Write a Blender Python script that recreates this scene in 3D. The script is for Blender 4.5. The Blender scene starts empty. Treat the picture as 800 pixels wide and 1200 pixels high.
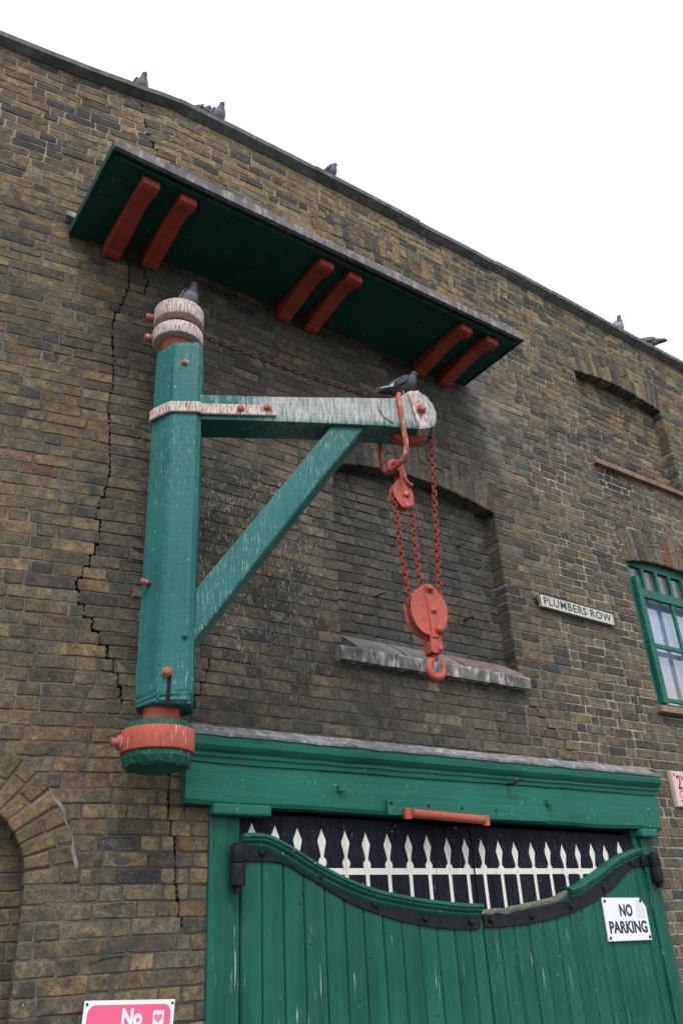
import bpy, bmesh, math, random
from mathutils import Vector, Matrix, noise
R = math.radians
rnd = random.Random(7)
scene = bpy.context.scene
col = scene.collection

# ------------------------------------------------------------------ survey
# world: x along the main wall, y into the wall, z up; the wall face is y = 0
EYE = 1.65          # eye height above the pavement
DIST = 4.05         # distance of the eye from the wall
FPX = 968.0         # focal length in photo pixels (800 x 1200)
CAM = ((0.819832602552266, -0.5702562448858218, -0.05179110890007852),
       (0.22656865900500298, 0.4061299425249003, -0.8852825043687442),
       (0.5258717966853261, 0.7140492174587427, 0.46216076044760057))

def ray(px, py):
    v = (px - 400, py - 600, FPX)
    return Vector([sum(CAM[i][j] * v[i] for i in range(3)) for j in range(3)])

def at(px, py, y=0.0):
    """point of the plane Y = y seen at a photo pixel (z measured from the eye)"""
    d = ray(px, py)
    t = (y + DIST) / d[1]
    return Vector((d[0] * t, y, d[2] * t))

def atz(px, py, z):
    d = ray(px, py)
    t = z / d[2]
    return Vector((d[0] * t, d[1] * t - DIST, z))

# crane frame: vertical axis at AX, jib swung 28 degrees out of the wall
AX = Vector((1.60, -0.30))
JA = R(28)
JU = Vector((math.cos(JA), -math.sin(JA)))
JN = Vector((-math.sin(JA), -math.cos(JA)))

def crane(px, py, off=0.0):
    """(u, z) on the crane's vertical plane that lies `off` in front of the axis"""
    d = ray(px, py)
    c = Vector((0, -DIST))
    dd = Vector((d[0], d[1]))
    t = (off - JN.dot(c - AX)) / JN.dot(dd)
    p = c + dd * t
    return JU.dot(p - AX), d[2] * t

def crane_world(u, off, z):
    p = AX + JU * u + JN * off
    return Vector((p.x, p.y, z))

# the wall bends at SB: left of it the face recedes
SB = 1.56
TH = R(10.4)

LIFT = [(-3,.02),(.3,.0),(.9,-.045),(1.45,-.058),(1.9,-.032),(2.6,-.005),(5.3,.03),(7.2,.01),(12,.01)]
def wall(s, z, d=0.0):
    """wall surface: s along, z up (from the eye), d outwards; the wall head has settled at the bend"""
    if z > 3.0:
        for (a, la), (b, lb) in zip(LIFT, LIFT[1:]):
            if a <= s <= b:
                k = min(1, (z - 3.0) / 2.8); z += (la + (lb - la) * (s - a) / (b - a)) * k * k * (3 - 2*k); break
    if s >= SB:
        return Vector((s, -d, z))
    t = s - SB
    return Vector((SB + t * math.cos(TH) - d * math.sin(TH), -t * math.sin(TH) - d * math.cos(TH), z))

# ------------------------------------------------------------------ mesh helper
class MB:
    def __init__(self):
        self.v = []; self.f = []; self.c = []; self.smooth = []
    def add(self, vs, fs, c=None, smooth=False):
        b = len(self.v)
        self.v += [tuple(p) for p in vs]
        for f in fs:
            self.f.append(tuple(i + b for i in f)); self.c.append(c); self.smooth.append(smooth)
    def box(self, lo, hi, c=None):
        x0, y0, z0 = lo; x1, y1, z1 = hi
        vs = [(x0,y0,z0),(x1,y0,z0),(x1,y1,z0),(x0,y1,z0),(x0,y0,z1),(x1,y0,z1),(x1,y1,z1),(x0,y1,z1)]
        self.add(vs, [(0,3,2,1),(4,5,6,7),(0,1,5,4),(1,2,6,5),(2,3,7,6),(3,0,4,7)], c)
    def prism(self, ring_fn, n, caps=True, c=None, smooth=False):
        """n+1 rings given by ring_fn(i) -> list of points"""
        rings = [ring_fn(i) for i in range(n + 1)]
        m = len(rings[0]); vs = [p for r in rings for p in r]; fs = []
        for i in range(n):
            for j in range(m):
                k = (j + 1) % m
                fs.append((i*m+j, i*m+k, (i+1)*m+k, (i+1)*m+j))
        if caps:
            fs.append(tuple(range(m - 1, -1, -1))); fs.append(tuple(n*m + j for j in range(m)))
        self.add(vs, fs, c, smooth)
    def extrude(self, poly, a, b, axis_fn, seg=1, c=None):
        """poly: 2-d outline; axis_fn(p, t) -> 3-d with t from a to b"""
        self.prism(lambda i: [axis_fn(p, a + (b - a) * i / seg) for p in poly], seg, True, c)
    def tube(self, pts, r, n=10, closed=False, caps=True, c=None, flat=None):
        pts = [Vector(p) for p in pts]; m = len(pts)
        rad = r if callable(r) else (lambda i: r)
        up = None; rings = []
        for i, p in enumerate(pts):
            if closed: t = pts[(i+1) % m] - pts[i-1]
            else: t = pts[min(i+1, m-1)] - pts[max(i-1, 0)]
            t.normalize()
            if up is None:
                up = Vector((0,0,1)) if abs(t.z) < .9 else Vector((1,0,0))
            up = (up - t * up.dot(t)).normalized(); sd = t.cross(up)
            rr = rad(i)
            rings.append([p + (up * math.cos(2*math.pi*k/n) + sd * math.sin(2*math.pi*k/n)) * rr for k in range(n)])
        vs = [q for g in rings for q in g]; fs = []
        for i in range(m if closed else m - 1):
            a = i * n; b = ((i + 1) % m) * n
            for k in range(n):
                k2 = (k + 1) % n
                fs.append((a+k, b+k, b+k2, a+k2))
        if caps and not closed:
            fs.append(tuple(range(n))); fs.append(tuple((m-1)*n + k for k in range(n-1, -1, -1)))
        self.add(vs, fs, c, True)
    def cyl(self, a, b, r, n=20, r2=None):
        r2 = r if r2 is None else r2
        self.tube([a, b], lambda i: (r, r2)[i], n)
    def lathe(self, prof, frame, n=20):
        """prof: (radius, height) list turned about the frame's Z"""
        vs = []; fs = []; m = len(prof)
        for (r, h) in prof:
            for k in range(n):
                a = 2*math.pi*k/n
                vs.append(frame @ Vector((r*math.cos(a), r*math.sin(a), h)))
        for i in range(m-1):
            for k in range(n):
                k2 = (k+1) % n
                fs.append((i*n+k, i*n+k2, (i+1)*n+k2, (i+1)*n+k))
        fs.append(tuple(range(n-1,-1,-1))); fs.append(tuple((m-1)*n+k for k in range(n)))
        self.add(vs, fs, None, True)
    def band(self, pts, nrm, hw, th, closed=False):
        """flat strip: pts centre line, nrm(i) outward normal, hw half height vector, th thickness"""
        rings = []
        for i, p in enumerate(pts):
            p = Vector(p); n = Vector(nrm(i)); h = Vector(hw(i) if callable(hw) else hw)
            rings.append([p - h, p + h, p + h + n*th, p - h + n*th])
        self.prism(lambda i: rings[i], len(rings)-1)
    def build(self, name, mat, parent=None, bevel=0, local=False, smooth=False, seg=2, fix=True):
        me = bpy.data.meshes.new(name)
        off = Vector((0,0,0))
        if not local:
            off = Vector((0,0,EYE)) - (world_loc(parent) if parent else Vector((0,0,0)))
        me.from_pydata([Vector(p) + off for p in self.v], [], self.f)
        if any(c is not None for c in self.c):
            a = me.color_attributes.new('Col', 'FLOAT_COLOR', 'CORNER')
            k = 0; vals = []
            for f, c in zip(self.f, self.c):
                c = c or (.1,.1,.1)
                for _ in f: vals += [c[0], c[1], c[2], 1.0]
            a.data.foreach_set('color', vals)
        for p, s in zip(me.polygons, self.smooth): p.use_smooth = s or smooth
        if fix:
            bm = bmesh.new(); bm.from_mesh(me)
            bmesh.ops.recalc_face_normals(bm, faces=bm.faces); bm.to_mesh(me); bm.free()
        me.update()
        o = bpy.data.objects.new(name, me); col.objects.link(o)
        if mat: me.materials.append(mat)
        if parent: o.parent = parent
        if bevel:
            b = o.modifiers.new('Bevel', 'BEVEL'); b.width = bevel; b.segments = seg; b.limit_method = 'ANGLE'; b.angle_limit = R(35)
            b.harden_normals = False
        return o

def world_loc(o):
    l = Vector(o.location)
    while o.parent:
        o = o.parent; l = l + Vector(o.location)
    return l

def thing(name, label, cat, loc=(0,0,0), rz=0, group=None):
    o = bpy.data.objects.new(name, None); col.objects.link(o)
    o.empty_display_size = .1
    o.location = loc; o.rotation_euler = (0,0,rz); o['label'] = label; o['category'] = cat
    if group: o['group'] = group
    return o

def tag(o, label, cat, group=None):
    o['label'] = label; o['category'] = cat
    if group: o['group'] = group
    return o

def structure(o):
    o['kind'] = 'structure'; return o

# ------------------------------------------------------------------ materials
class NT:
    def __init__(self, name):
        self.m = bpy.data.materials.new(name); self.m.use_nodes = True
        self.t = self.m.node_tree; self.b = self.t.nodes['Principled BSDF']
        self.tc = self.t.nodes.new('ShaderNodeTexCoord')
    def n(self, typ, **kw):
        x = self.t.nodes.new(typ)
        for k, v in kw.items(): setattr(x, k, v)
        return x
    def l(self, a, b): self.t.links.new(a, b)
    def coord(self, scale=(1,1,1), src='Object', rot=(0,0,0)):
        m = self.n('ShaderNodeMapping'); m.inputs['Scale'].default_value = scale; m.inputs['Rotation'].default_value = rot
        self.l(self.tc.outputs[src], m.inputs['Vector']); return m.outputs['Vector']
    def noise(self, scale, vec=None, detail=4, rough=.55, dist=0):
        x = self.n('ShaderNodeTexNoise'); x.inputs['Scale'].default_value = scale; x.inputs['Detail'].default_value = detail
        x.inputs['Roughness'].default_value = rough; x.inputs['Distortion'].default_value = dist
        self.l(vec if vec is not None else self.tc.outputs['Object'], x.inputs['Vector']); return x.outputs['Fac']
    def ramp(self, fac, a, b, ca=0.0, cb=1.0):
        x = self.n('ShaderNodeMapRange'); x.inputs['From Min'].default_value = a; x.inputs['From Max'].default_value = b
        x.inputs['To Min'].default_value = ca; x.inputs['To Max'].default_value = cb
        x.clamp = True
        self.l(fac, x.inputs['Value']); return x.outputs['Result']
    def math(self, op, a, b=None):
        x = self.n('ShaderNodeMath', operation=op)
        for i, v in enumerate((a, b)):
            if v is None: continue
            if isinstance(v, (int, float)): x.inputs[i].default_value = v
            else: self.l(v, x.inputs[i])
        return x.outputs[0]
    def mix(self, fac, a, b, mode='MIX'):
        x = self.n('ShaderNodeMix', data_type='RGBA', blend_type=mode)
        for s, v in ((x.inputs['Factor'], fac), (x.inputs['A'], a), (x.inputs['B'], b)):
            if isinstance(v, (int, float)): s.default_value = v
            elif isinstance(v, (tuple, list)): s.default_value = (*v, 1)
            else: self.l(v, s)
        return x.outputs['Result']
    def sep(self):
        x = self.n('ShaderNodeSeparateXYZ'); self.l(self.tc.outputs['Object'], x.inputs[0]); return x.outputs
    def bump(self, h, strength=.3, dist=.01, prev=None):
        x = self.n('ShaderNodeBump'); x.inputs['Strength'].default_value = strength; x.inputs['Distance'].default_value = dist
        self.l(h, x.inputs['Height'])
        if prev is not None: self.l(prev, x.inputs['Normal'])
        return x.outputs['Normal']
    def out(self, color, rough=.6, normal=None, metal=0, spec=.25):
        if isinstance(color, tuple): self.b.inputs['Base Color'].default_value = (*color, 1)
        else: self.l(color, self.b.inputs['Base Color'])
        if isinstance(rough, (int, float)): self.b.inputs['Roughness'].default_value = rough
        else: self.l(rough, self.b.inputs['Roughness'])
        self.b.inputs['Metallic'].default_value = metal
        self.b.inputs['Specular IOR Level'].default_value = spec
        if normal is not None: self.l(normal, self.b.inputs['Normal'])
        return self.m

WHITE = (.56, .55, .52)

def drips(t, lo, hi, fine=95, long=8, patch=1.6, patch_lo=.35, patch_hi=.6):
    """bird-lime streaks that run down in z"""
    a = t.noise(1.0, t.coord((fine, fine, long)), 5, .6)
    b = t.noise(patch, None, 3, .5)
    return t.math('MULTIPLY', t.ramp(a, lo, hi), t.ramp(b, patch_lo, patch_hi))

def paint(name, base, grain=(40, 40, 3), lime=(.62, .72), patch=(.42, .6), rough=.5, var=.25, bump=.35, chips=None, wear=.66, spec=.18, fine=150, long=13, bands=None, limemix=1.0):
    t = NT(name)
    g = t.noise(1.0, t.coord(grain), 6, .6, .3)
    big = t.noise(2.2, None, 5, .6)
    dark = tuple(x * (1 - var) for x in base); light = tuple(min(1, x * (1 + var) + .006) for x in base)
    c = t.mix(t.ramp(big, .3, .7), dark, light)
    c = t.mix(t.math('MULTIPLY', t.ramp(g, .35, .75), .35), c, tuple(min(1, x*1.45 + .012) for x in base))
    c = t.mix(t.math('MULTIPLY', t.ramp(g, .42, .28), .6), c, tuple(x*.5 for x in base))
    if bands:
        c = t.mix(1.0, c, t.mix(t.ramp(t.noise(1.0, t.coord(bands), 1, .5), .35, .65), (.88,.88,.90), (1.12,1.1,1.1)), 'MULTIPLY')
    # grime and faded chalky patches
    gr = t.ramp(t.noise(5, None, 8, .7), .55, .75)
    c = t.mix(t.math('MULTIPLY', gr, .25), c, (.09, .12, .11))
    if chips:
        ch = t.ramp(t.noise(1.0, t.coord(tuple(x*1.4 for x in grain)), 8, .75, .5), wear, wear+.04)
        c = t.mix(ch, c, chips)
    if lime:
        f = drips(t, lime[0], lime[1], fine=fine, long=long, patch_lo=patch[0], patch_hi=patch[1])
        spots = t.ramp(t.noise(46, None, 2, .4), .74, .77)
        spots = t.math('MULTIPLY', spots, t.ramp(t.noise(2.7), .45, .6))
        f = t.math('MAXIMUM', f, spots)
        c = t.mix(t.math('MULTIPLY', f, limemix), c, WHITE)
    fine = t.noise(160, None, 3, .6)
    nrm = t.bump(g, bump, .012)
    nrm = t.bump(fine, .12, .003, nrm)
    return t.out(c, t.ramp(big, .3, .7, rough-.08, rough+.12), nrm, spec=spec)

M = {}
# --- brick and mortar
def mat_brick(name='brick_face'):
    t = NT(name)
    a = t.n('ShaderNodeVertexColor', layer_name='Col')
    c = a.outputs['Color']
    m1 = t.noise(26, None, 8, .72); m2 = t.noise(95, None, 6, .78); m3 = t.noise(1.7, None, 6, .65)
    b0 = t.noise(10, None, 3, .6, .4); b1 = t.noise(17, t.coord((1,1,1.6)), 4, .65, .6)
    c = t.mix(1.0, c, t.mix(t.ramp(b0, .36, .64), (.80,.84,.90), (1.28,1.21,1.06)), 'MULTIPLY')
    c = t.mix(t.math('MULTIPLY', t.ramp(b1, .56, .66), .45), c, (.15,.112,.062))
    c = t.mix(t.math('MULTIPLY', t.ramp(b1, .42, .33), .55), c, (.062,.058,.052))
    rd = t.ramp(t.noise(7.3, None, 5, .6, .8), .66, .72)
    c = t.mix(t.math('MULTIPLY', rd, .55), c, (.22,.10,.065))
    c = t.mix(1.0, c, t.mix(t.ramp(m1, .3, .72), (.46,.46,.46), (1.52,1.48,1.40)), 'MULTIPLY')
    c = t.mix(1.0, c, t.mix(t.ramp(m2, .33, .68), (.48,.48,.48), (1.62,1.60,1.54)), 'MULTIPLY')
    pit = t.ramp(t.noise(150, None, 3, .6), .66, .71)
    c = t.mix(t.math('MULTIPLY', pit, .8), c, (.018,.016,.014))
    # old soot skin, in ragged blots
    soot = t.math('MULTIPLY', t.ramp(t.noise(14, None, 8, .75), .44, .60), t.ramp(m3, .40, .60))
    c = t.mix(t.math('MULTIPLY', soot, .76), c, (.035,.033,.031))
    # mortar smears and lime bloom
    sm = t.ramp(t.noise(38, None, 8, .75), .60, .72)
    c = t.mix(t.math('MULTIPLY', sm, .45), c, (.27,.245,.20))
    x, y, z = t.sep()
    box = t.math('MULTIPLY', t.math('MULTIPLY', t.ramp(x, 1.75, 1.95), t.ramp(x, 3.0, 2.7)), t.math('MULTIPLY', t.ramp(z, 2.7, 3.5), t.ramp(z, 4.6, 4.25)))
    st = t.math('ADD', t.math('MULTIPLY', t.noise(1.0, t.coord((120,120,24)), 5, .62), .72), t.math('MULTIPLY', t.noise(11, None, 5, .7), .28))
    st2 = t.ramp(st, .545, .62)
    lime = t.math('MULTIPLY', st2, t.math('MULTIPLY', box, .9))
    spk = t.math('MULTIPLY', t.ramp(t.noise(1.0, t.coord((120,120,34)), 3, .5), .70, .74), .7)
    lime = t.math('MAXIMUM', lime, spk)
    c = t.mix(lime, c, (.42,.41,.39))
    # tarry stain under the end of the upper sill, and an old pale wash by the hood
    tar = t.math('MULTIPLY', t.math('MULTIPLY', t.ramp(x, 5.95, 6.03), t.ramp(x, 6.75, 6.2)), t.math('MULTIPLY', t.ramp(z, 5.12, 5.36), t.ramp(z, 5.60, 5.54)))
    tar = t.math('MULTIPLY', tar, t.ramp(t.noise(9, None, 6, .7), .40, .52))
    c = t.mix(t.math('MULTIPLY', tar, .85), c, (.022,.022,.024))
    wash = t.math('MULTIPLY', t.math('MULTIPLY', t.ramp(x, 4.25, 4.5), t.ramp(x, 5.2, 4.7)), t.math('MULTIPLY', t.ramp(z, 4.9, 5.4), t.ramp(z, 6.1, 5.8)))
    wash = t.math('MULTIPLY', wash, t.ramp(t.noise(4.5, None, 6, .7), .40, .60))
    c = t.mix(t.math('MULTIPLY', wash, .45), c, (.24,.235,.235))
    h = t.math('ADD', t.math('MULTIPLY', m1, .6), t.math('MULTIPLY', m2, .4))
    n = t.bump(h, .8, .014)
    n = t.bump(t.noise(260, None, 2, .5), .25, .003, n)
    return t.out(c, .92, n, spec=.25)
M['brick'] = mat_brick()
def mat_mortar():
    t = NT('mortar')
    x, y, z = t.sep()
    m = t.noise(3.2, None, 6, .65); f = t.noise(60, None, 6, .7)
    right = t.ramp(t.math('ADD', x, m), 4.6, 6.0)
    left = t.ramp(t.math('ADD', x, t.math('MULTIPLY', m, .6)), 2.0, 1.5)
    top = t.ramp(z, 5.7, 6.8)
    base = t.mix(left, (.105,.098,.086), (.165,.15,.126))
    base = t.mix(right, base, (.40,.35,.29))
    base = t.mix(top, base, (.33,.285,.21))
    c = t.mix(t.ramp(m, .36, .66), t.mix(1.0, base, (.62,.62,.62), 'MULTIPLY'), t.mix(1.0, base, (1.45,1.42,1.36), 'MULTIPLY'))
    c = t.mix(t.math('MULTIPLY', t.ramp(t.noise(13, None, 6, .7), .52, .66), .7), c, (.05,.047,.042))
    c = t.mix(t.ramp(f, .35, .7), t.mix(1.0, c, (.6,.6,.6), 'MULTIPLY'), c)
    st = t.math('ADD', t.math('MULTIPLY', t.noise(1.0, t.coord((120,120,24)), 5, .62), .72), t.math('MULTIPLY', t.noise(11, None, 5, .7), .28))
    box = t.math('MULTIPLY', t.math('MULTIPLY', t.ramp(x, 1.75, 1.95), t.ramp(x, 3.0, 2.7)), t.math('MULTIPLY', t.ramp(z, 2.7, 3.5), t.ramp(z, 4.6, 4.25)))
    c = t.mix(t.math('MULTIPLY', t.ramp(st, .545, .62), t.math('MULTIPLY', box, .9)), c, (.42,.41,.39))
    return t.out(c, .95, t.bump(f, .8, .012), spec=.2)
M['mortar'] = mat_mortar()
def mat_plain(name, c1, c2, scale=9, rough=.8, bump=.4, spec=.2, detail=7, metal=0, lo=.35, hi=.68, dist=.01):
    t = NT(name)
    f = t.noise(scale, None, detail, .68)
    return t.out(t.mix(t.ramp(f, lo, hi), c1, c2), rough, t.bump(t.noise(scale*6, None, 5, .65), bump, dist), metal, spec)
M['dark_gap'] = mat_plain('dark_cavity', (.012,.011,.01), (.02,.019,.018), 6, .95)
def mat_stone(name, base, limey, dark):
    t = NT(name)
    f = t.noise(7, None, 8, .7)
    c = t.mix(t.ramp(f, .35, .7), dark, base)
    d = t.noise(1.0, t.coord((22,22,6)), 6, .65)
    c = t.mix(t.math('MULTIPLY', t.ramp(d, .50, .66), limey), c, (.52,.51,.48))
    c = t.mix(t.math('MULTIPLY', t.ramp(t.noise(34,None,6,.7), .56, .7), .5), c, (.05,.05,.045))
    return t.out(c, .88, t.bump(t.noise(55, None, 6, .7), .5, .01), spec=.3)
M['coping'] = mat_stone('coping_stone', (.17,.175,.165), .18, (.075,.08,.078))
M['sill'] = mat_stone('sill_stone', (.22,.21,.19), .95, (.07,.067,.06))
M['ochre_sill'] = mat_stone('worn_sill', (.30,.20,.14), .2, (.16,.10,.075))
M['lead'] = mat_stone('lead_sheet', (.26,.26,.27), .55, (.10,.10,.105))
def mat_slate():
    t = NT('sill_slate')
    f = t.noise(5, None, 5, .6); g = t.noise(9, None, 4, .6)
    c = t.mix(t.ramp(f, .35, .65), (.10,.095,.105), (.20,.185,.18))
    x, y, z = t.sep()
    c = t.mix(t.math('MULTIPLY', t.math('MULTIPLY', t.ramp(g, .44, .58), t.ramp(x, 3.6, 3.9)), .75), c, (.20,.075,.05))
    c = t.mix(t.math('MULTIPLY', t.ramp(t.noise(1.0, t.coord((30,30,8)), 6, .7), .55, .66), .5), c, (.38,.38,.39))
    return t.out(c, .5, t.bump(t.noise(50, None, 5), .3, .006))
M['slate'] = mat_slate()
M['render'] = mat_plain('grey_render', (.15,.14,.12), (.27,.25,.215), 18, .95, .6)
M['ground'] = mat_plain('asphalt', (.035,.035,.037), (.065,.064,.062), 30, .9)
M['pave'] = mat_plain('paving_stone', (.13,.128,.122), (.20,.195,.185), 3, .9)
M['kerb'] = mat_plain('kerb_granite', (.22,.215,.21), (.33,.325,.32), 40, .85)

GREEN = (.012, .165, .112)
CRANE = (.017, .120, .110)
M['brace_green'] = paint('limed_brace_paint', CRANE, (34,34,2.2), (.575,.635), (.36,.54), .5, .2, .4, fine=200, long=12, limemix=.62)
M['drum_green'] = paint('worn_dark_green', (.008,.070,.052), (20,20,20), (.62,.70), (.42,.58), .6, .25, .6, chips=(.03,.035,.03), wear=.66)
M['bare'] = paint('peeled_timber', (.10,.13,.095), (3,30,30), (.66,.72), (.4,.55), .8, .3, .7, chips=(.20,.13,.09), wear=.58)
M['gate_green'] = paint('green_gate_paint', (.006,.084,.059), (26,26,1.2), (.655,.70), (.47,.60), .5, .2, .22, fine=75, long=3.2, bands=(9.3,0,.25), chips=(.03,.06,.05), wear=.73)
M['lintel_green'] = paint('green_beam_paint', (.008,.108,.078), (1.2,26,26), (.68,.74), (.46,.62), .5, .2, .4, chips=(.004,.045,.03), wear=.70)
M['crane_green'] = paint('green_crane_paint', CRANE, (34,34,1.6), (.61,.67), (.42,.6), .5, .2, .4, fine=220, long=14, chips=(.05,.13,.115), wear=.72)
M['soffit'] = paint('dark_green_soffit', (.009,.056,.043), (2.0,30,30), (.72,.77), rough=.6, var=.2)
M['hood_edge'] = mat_stone('limed_board_edge', (.21,.195,.20), .5, (.11,.095,.10))
M['bracket_red'] = paint('red_bracket_paint', (.33,.054,.036), (24,24,24), None, rough=.55, var=.12, bump=.15)
M['red'] = paint('red_oxide_paint', (.38,.082,.056), (30,30,30), (.70,.75), (.5,.62), .55, .22, .35, chips=(.13,.035,.026), wear=.67)
M['red_band'] = paint('streaked_red_band', (.38,.082,.056), (30,30,12), (.60,.68), (.40,.54), .6, .2, .4, fine=110, long=9)
M['red_limed'] = paint('limed_red_iron', (.30,.085,.07), (60,60,30), (.37,.56), (.0,.1), .8, .18, .5, fine=140, long=22)
M['red_worn'] = paint('worn_red_iron', (.32,.075,.055), (20,20,20), (.55,.66), (.3,.5), .6, .2, .3, chips=(.10,.05,.04), wear=.66)
M['rust_chain'] = mat_plain('rusty_chain', (.035,.020,.017), (.10,.045,.036), 60, .75)
M['chain'] = mat_plain('red_chain', (.17,.034,.026), (.34,.075,.054), 50, .62)
M['iron'] = mat_plain('black_iron_paint', (.010,.011,.015), (.022,.024,.031), 24, .55, .35, .12)
M['black_board'] = paint('black_board_paint', (.008,.009,.017), (30,30,1.5), (.66,.72), (.42,.6), .7, .2, .25, spec=.08)
M['white_paint'] = paint('white_board_paint', (.62,.60,.55), (30,30,2), None, rough=.55, var=.06, bump=.2, chips=(.30,.27,.22), wear=.70)

def mat_jib():
    t = NT('limed_jib_paint')
    g = t.noise(1.0, t.coord((3,40,40)), 6, .6, .3); big = t.noise(2.2, None, 5, .6)
    c = t.mix(t.ramp(big,.3,.7), tuple(x*.85 for x in CRANE), tuple(x*1.2 for x in CRANE))
    x, y, z = t.sep()
    st = t.noise(1.0, t.coord((105,105,9)), 7, .66)
    top = t.ramp(z, 1.545, 1.66)            # lime runs down from the top edge where birds perch
    end = t.ramp(x, .34, .62, .42, 1.0)
    cov = t.math('ADD', st, t.math('SUBTRACT', t.math('MULTIPLY', t.math('MULTIPLY', top, end), .52), .30))
    f = t.ramp(cov, .40, .62)
    limecol = t.mix(t.ramp(t.noise(1.0, t.coord((70,70,10)), 6, .7), .38, .64), (.17,.215,.20), (.50,.485,.45))
    c = t.mix(f, c, limecol)
    nrm = t.bump(g, .45, .012); nrm = t.bump(st, .35, .01, nrm)
    return t.out(c, .62, nrm)
M['jib'] = mat_jib()
def mat_enamel(name, base, rust=.3):
    t = NT(name)
    f = t.noise(24, None, 6, .7)
    c = t.mix(t.math('MULTIPLY', t.ramp(f, .55, .72), rust), base, (base[0]*.6, base[1]*.55, base[2]*.5))
    return t.out(c, .35, t.bump(t.noise(8), .06, .01))
M['enamel'] = mat_enamel('white_enamel', (.78,.79,.80), .25)
M['cream'] = mat_enamel('cream_plate', (.50,.48,.41), .55)
M['pink'] = mat_enamel('pink_vinyl', (.80,.12,.24), .10)
M['pale_pink'] = mat_enamel('faded_pink_enamel', (.72,.42,.42), .2)
M['white_plate'] = mat_enamel('white_plastic', (.72,.78,.78), .08)
M['navy'] = mat_plain('navy_lettering', (.022,.028,.06), (.04,.045,.085), 30, .5, .1)
M['plate_ink'] = mat_plain('slate_lettering', (.030,.036,.050), (.06,.07,.085), 30, .6, .2)
M['dull_red'] = mat_plain('faded_red_lettering', (.30,.08,.09), (.42,.16,.16), 30, .5, .1)
M['grey_patch'] = mat_plain('faded_sticker_patch', (.62,.63,.66), (.70,.71,.73), 20, .5, .1)
M['letter_white'] = mat_plain('white_lettering', (.74,.72,.72), (.80,.78,.78), 20, .5, .1)
def mat_heart():
    t = NT('rainbow_heart')
    g = t.noise(16, None, 3, .6)
    h = t.n('ShaderNodeCombineColor', mode='HSV'); h.inputs[1].default_value = .62; h.inputs[2].default_value = .60
    x, y, z = t.sep()
    t.l(t.math('ADD', t.math('MULTIPLY', g, .9), t.math('MULTIPLY', x, 9.0)), h.inputs[0])
    return t.out(h.outputs[0], .4)
M['heart'] = mat_heart()
def mat_glass():
    t = NT('dusty_sky_tinted_glass')
    f = t.noise(5, None, 6, .65)
    x, y, z = t.sep()
    dust = t.math('ADD', t.ramp(z, .42, .0, 0, .8), t.ramp(f, .45, .8, 0, .10))
    c = t.mix(dust, (.185,.25,.36), (.30,.24,.21))  # blue base paints in the sky's reflection; the brown is dust at the foot
    m = t.out(c, t.ramp(f, .3, .7, .02, .07), None, spec=.8)
    t.b.inputs['IOR'].default_value = 2.0
    return m
M['glass'] = mat_glass()
M['dark_glass'] = mat_plain('dark_window_glass', (.09,.085,.10), (.16,.155,.18), 6, .12, .05, .6)
def mat_bird(name):
    t = NT(name)
    a = t.n('ShaderNodeVertexColor', layer_name='Col')
    f = t.noise(70, t.coord((1,1,1)), 5, .7)
    c = t.mix(1.0, a.outputs['Color'], t.mix(t.ramp(f,.3,.7), (.75,.75,.75), (1.25,1.25,1.25)), 'MULTIPLY')
    return t.out(c, .6, t.bump(f, .3, .006))
M['plumage'] = mat_bird('plumage')
M['bird_leg'] = mat_plain('pink_leg', (.30,.09,.08), (.40,.14,.12), 60, .6)
M['beak'] = mat_plain('beak_horn', (.06,.055,.055), (.12,.11,.11), 60, .5)

# ------------------------------------------------------------------ setting
mb = MB(); mb.box((-400,-400,-EYE-.32),(400,400,-EYE-.12))
structure(mb.build('road', M['ground']))
mb = MB(); mb.box((-60,-2.3,-EYE-.118),(60,14,-EYE))
structure(mb.build('pavement', M['pave']))
mb = MB()
x = -60
while x < 60:
    mb.box((x,-2.46,-EYE-.118),(x+.908,-2.304,-EYE+.002)); x += .914
structure(mb.build('kerb', M['kerb'], bevel=.01))

# ------------------------------------------------------------------ brick building
COURSE = .0720; JOINT = .0068
ZB, ZT = -1.65, 5.83
S0, S1 = -2.2, 11.2

class Hole:
    def __init__(s, a, b, z0, z1, sag=0, semi=False):
        s.a, s.b, s.z0, s.z1, s.sag, s.semi = a, b, z0, z1, sag, semi
        w = (b - a) / 2; s.w = w; s.cx = (a + b) / 2
        if semi: s.R = w; s.cz = z1
        elif sag: s.R = (w*w + sag*sag) / (2*sag); s.cz = z1 + sag - s.R
    def span(s, z, grow=0):
        if z < s.z0: return None
        if z <= s.z1 and (not grow or z <= s.z1): return (s.a, s.b)
        if s.semi or s.sag:
            rr = (s.R + grow)**2 - (z - s.cz)**2
            if rr <= 0: return None
            h = math.sqrt(rr)
            if not s.semi: h = min(h, s.w + max(0, z - s.z1) * s.w / max(.1, s.z1 - s.cz)) if grow else min(h, s.w)
            return (s.cx - h, s.cx + h)
        return None

H_ARCH = Hole(.32, 1.15, ZB, .30, semi=True)
H_MID = Hole(2.925, 4.500, 1.62, 2.995, sag=.105)
H_UP = Hole(6.01, 7.415, 3.94, 5.0, sag=.075)
H_WIN = Hole(6.13, 7.50, 1.60, 2.93, sag=.08)
H_GATE = Hole(2.03, 5.635, ZB, .66)
HOLES = [(H_ARCH, .24), (H_MID, .30), (H_UP, .33), (H_WIN, .32), (H_GATE, 0)]

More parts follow.
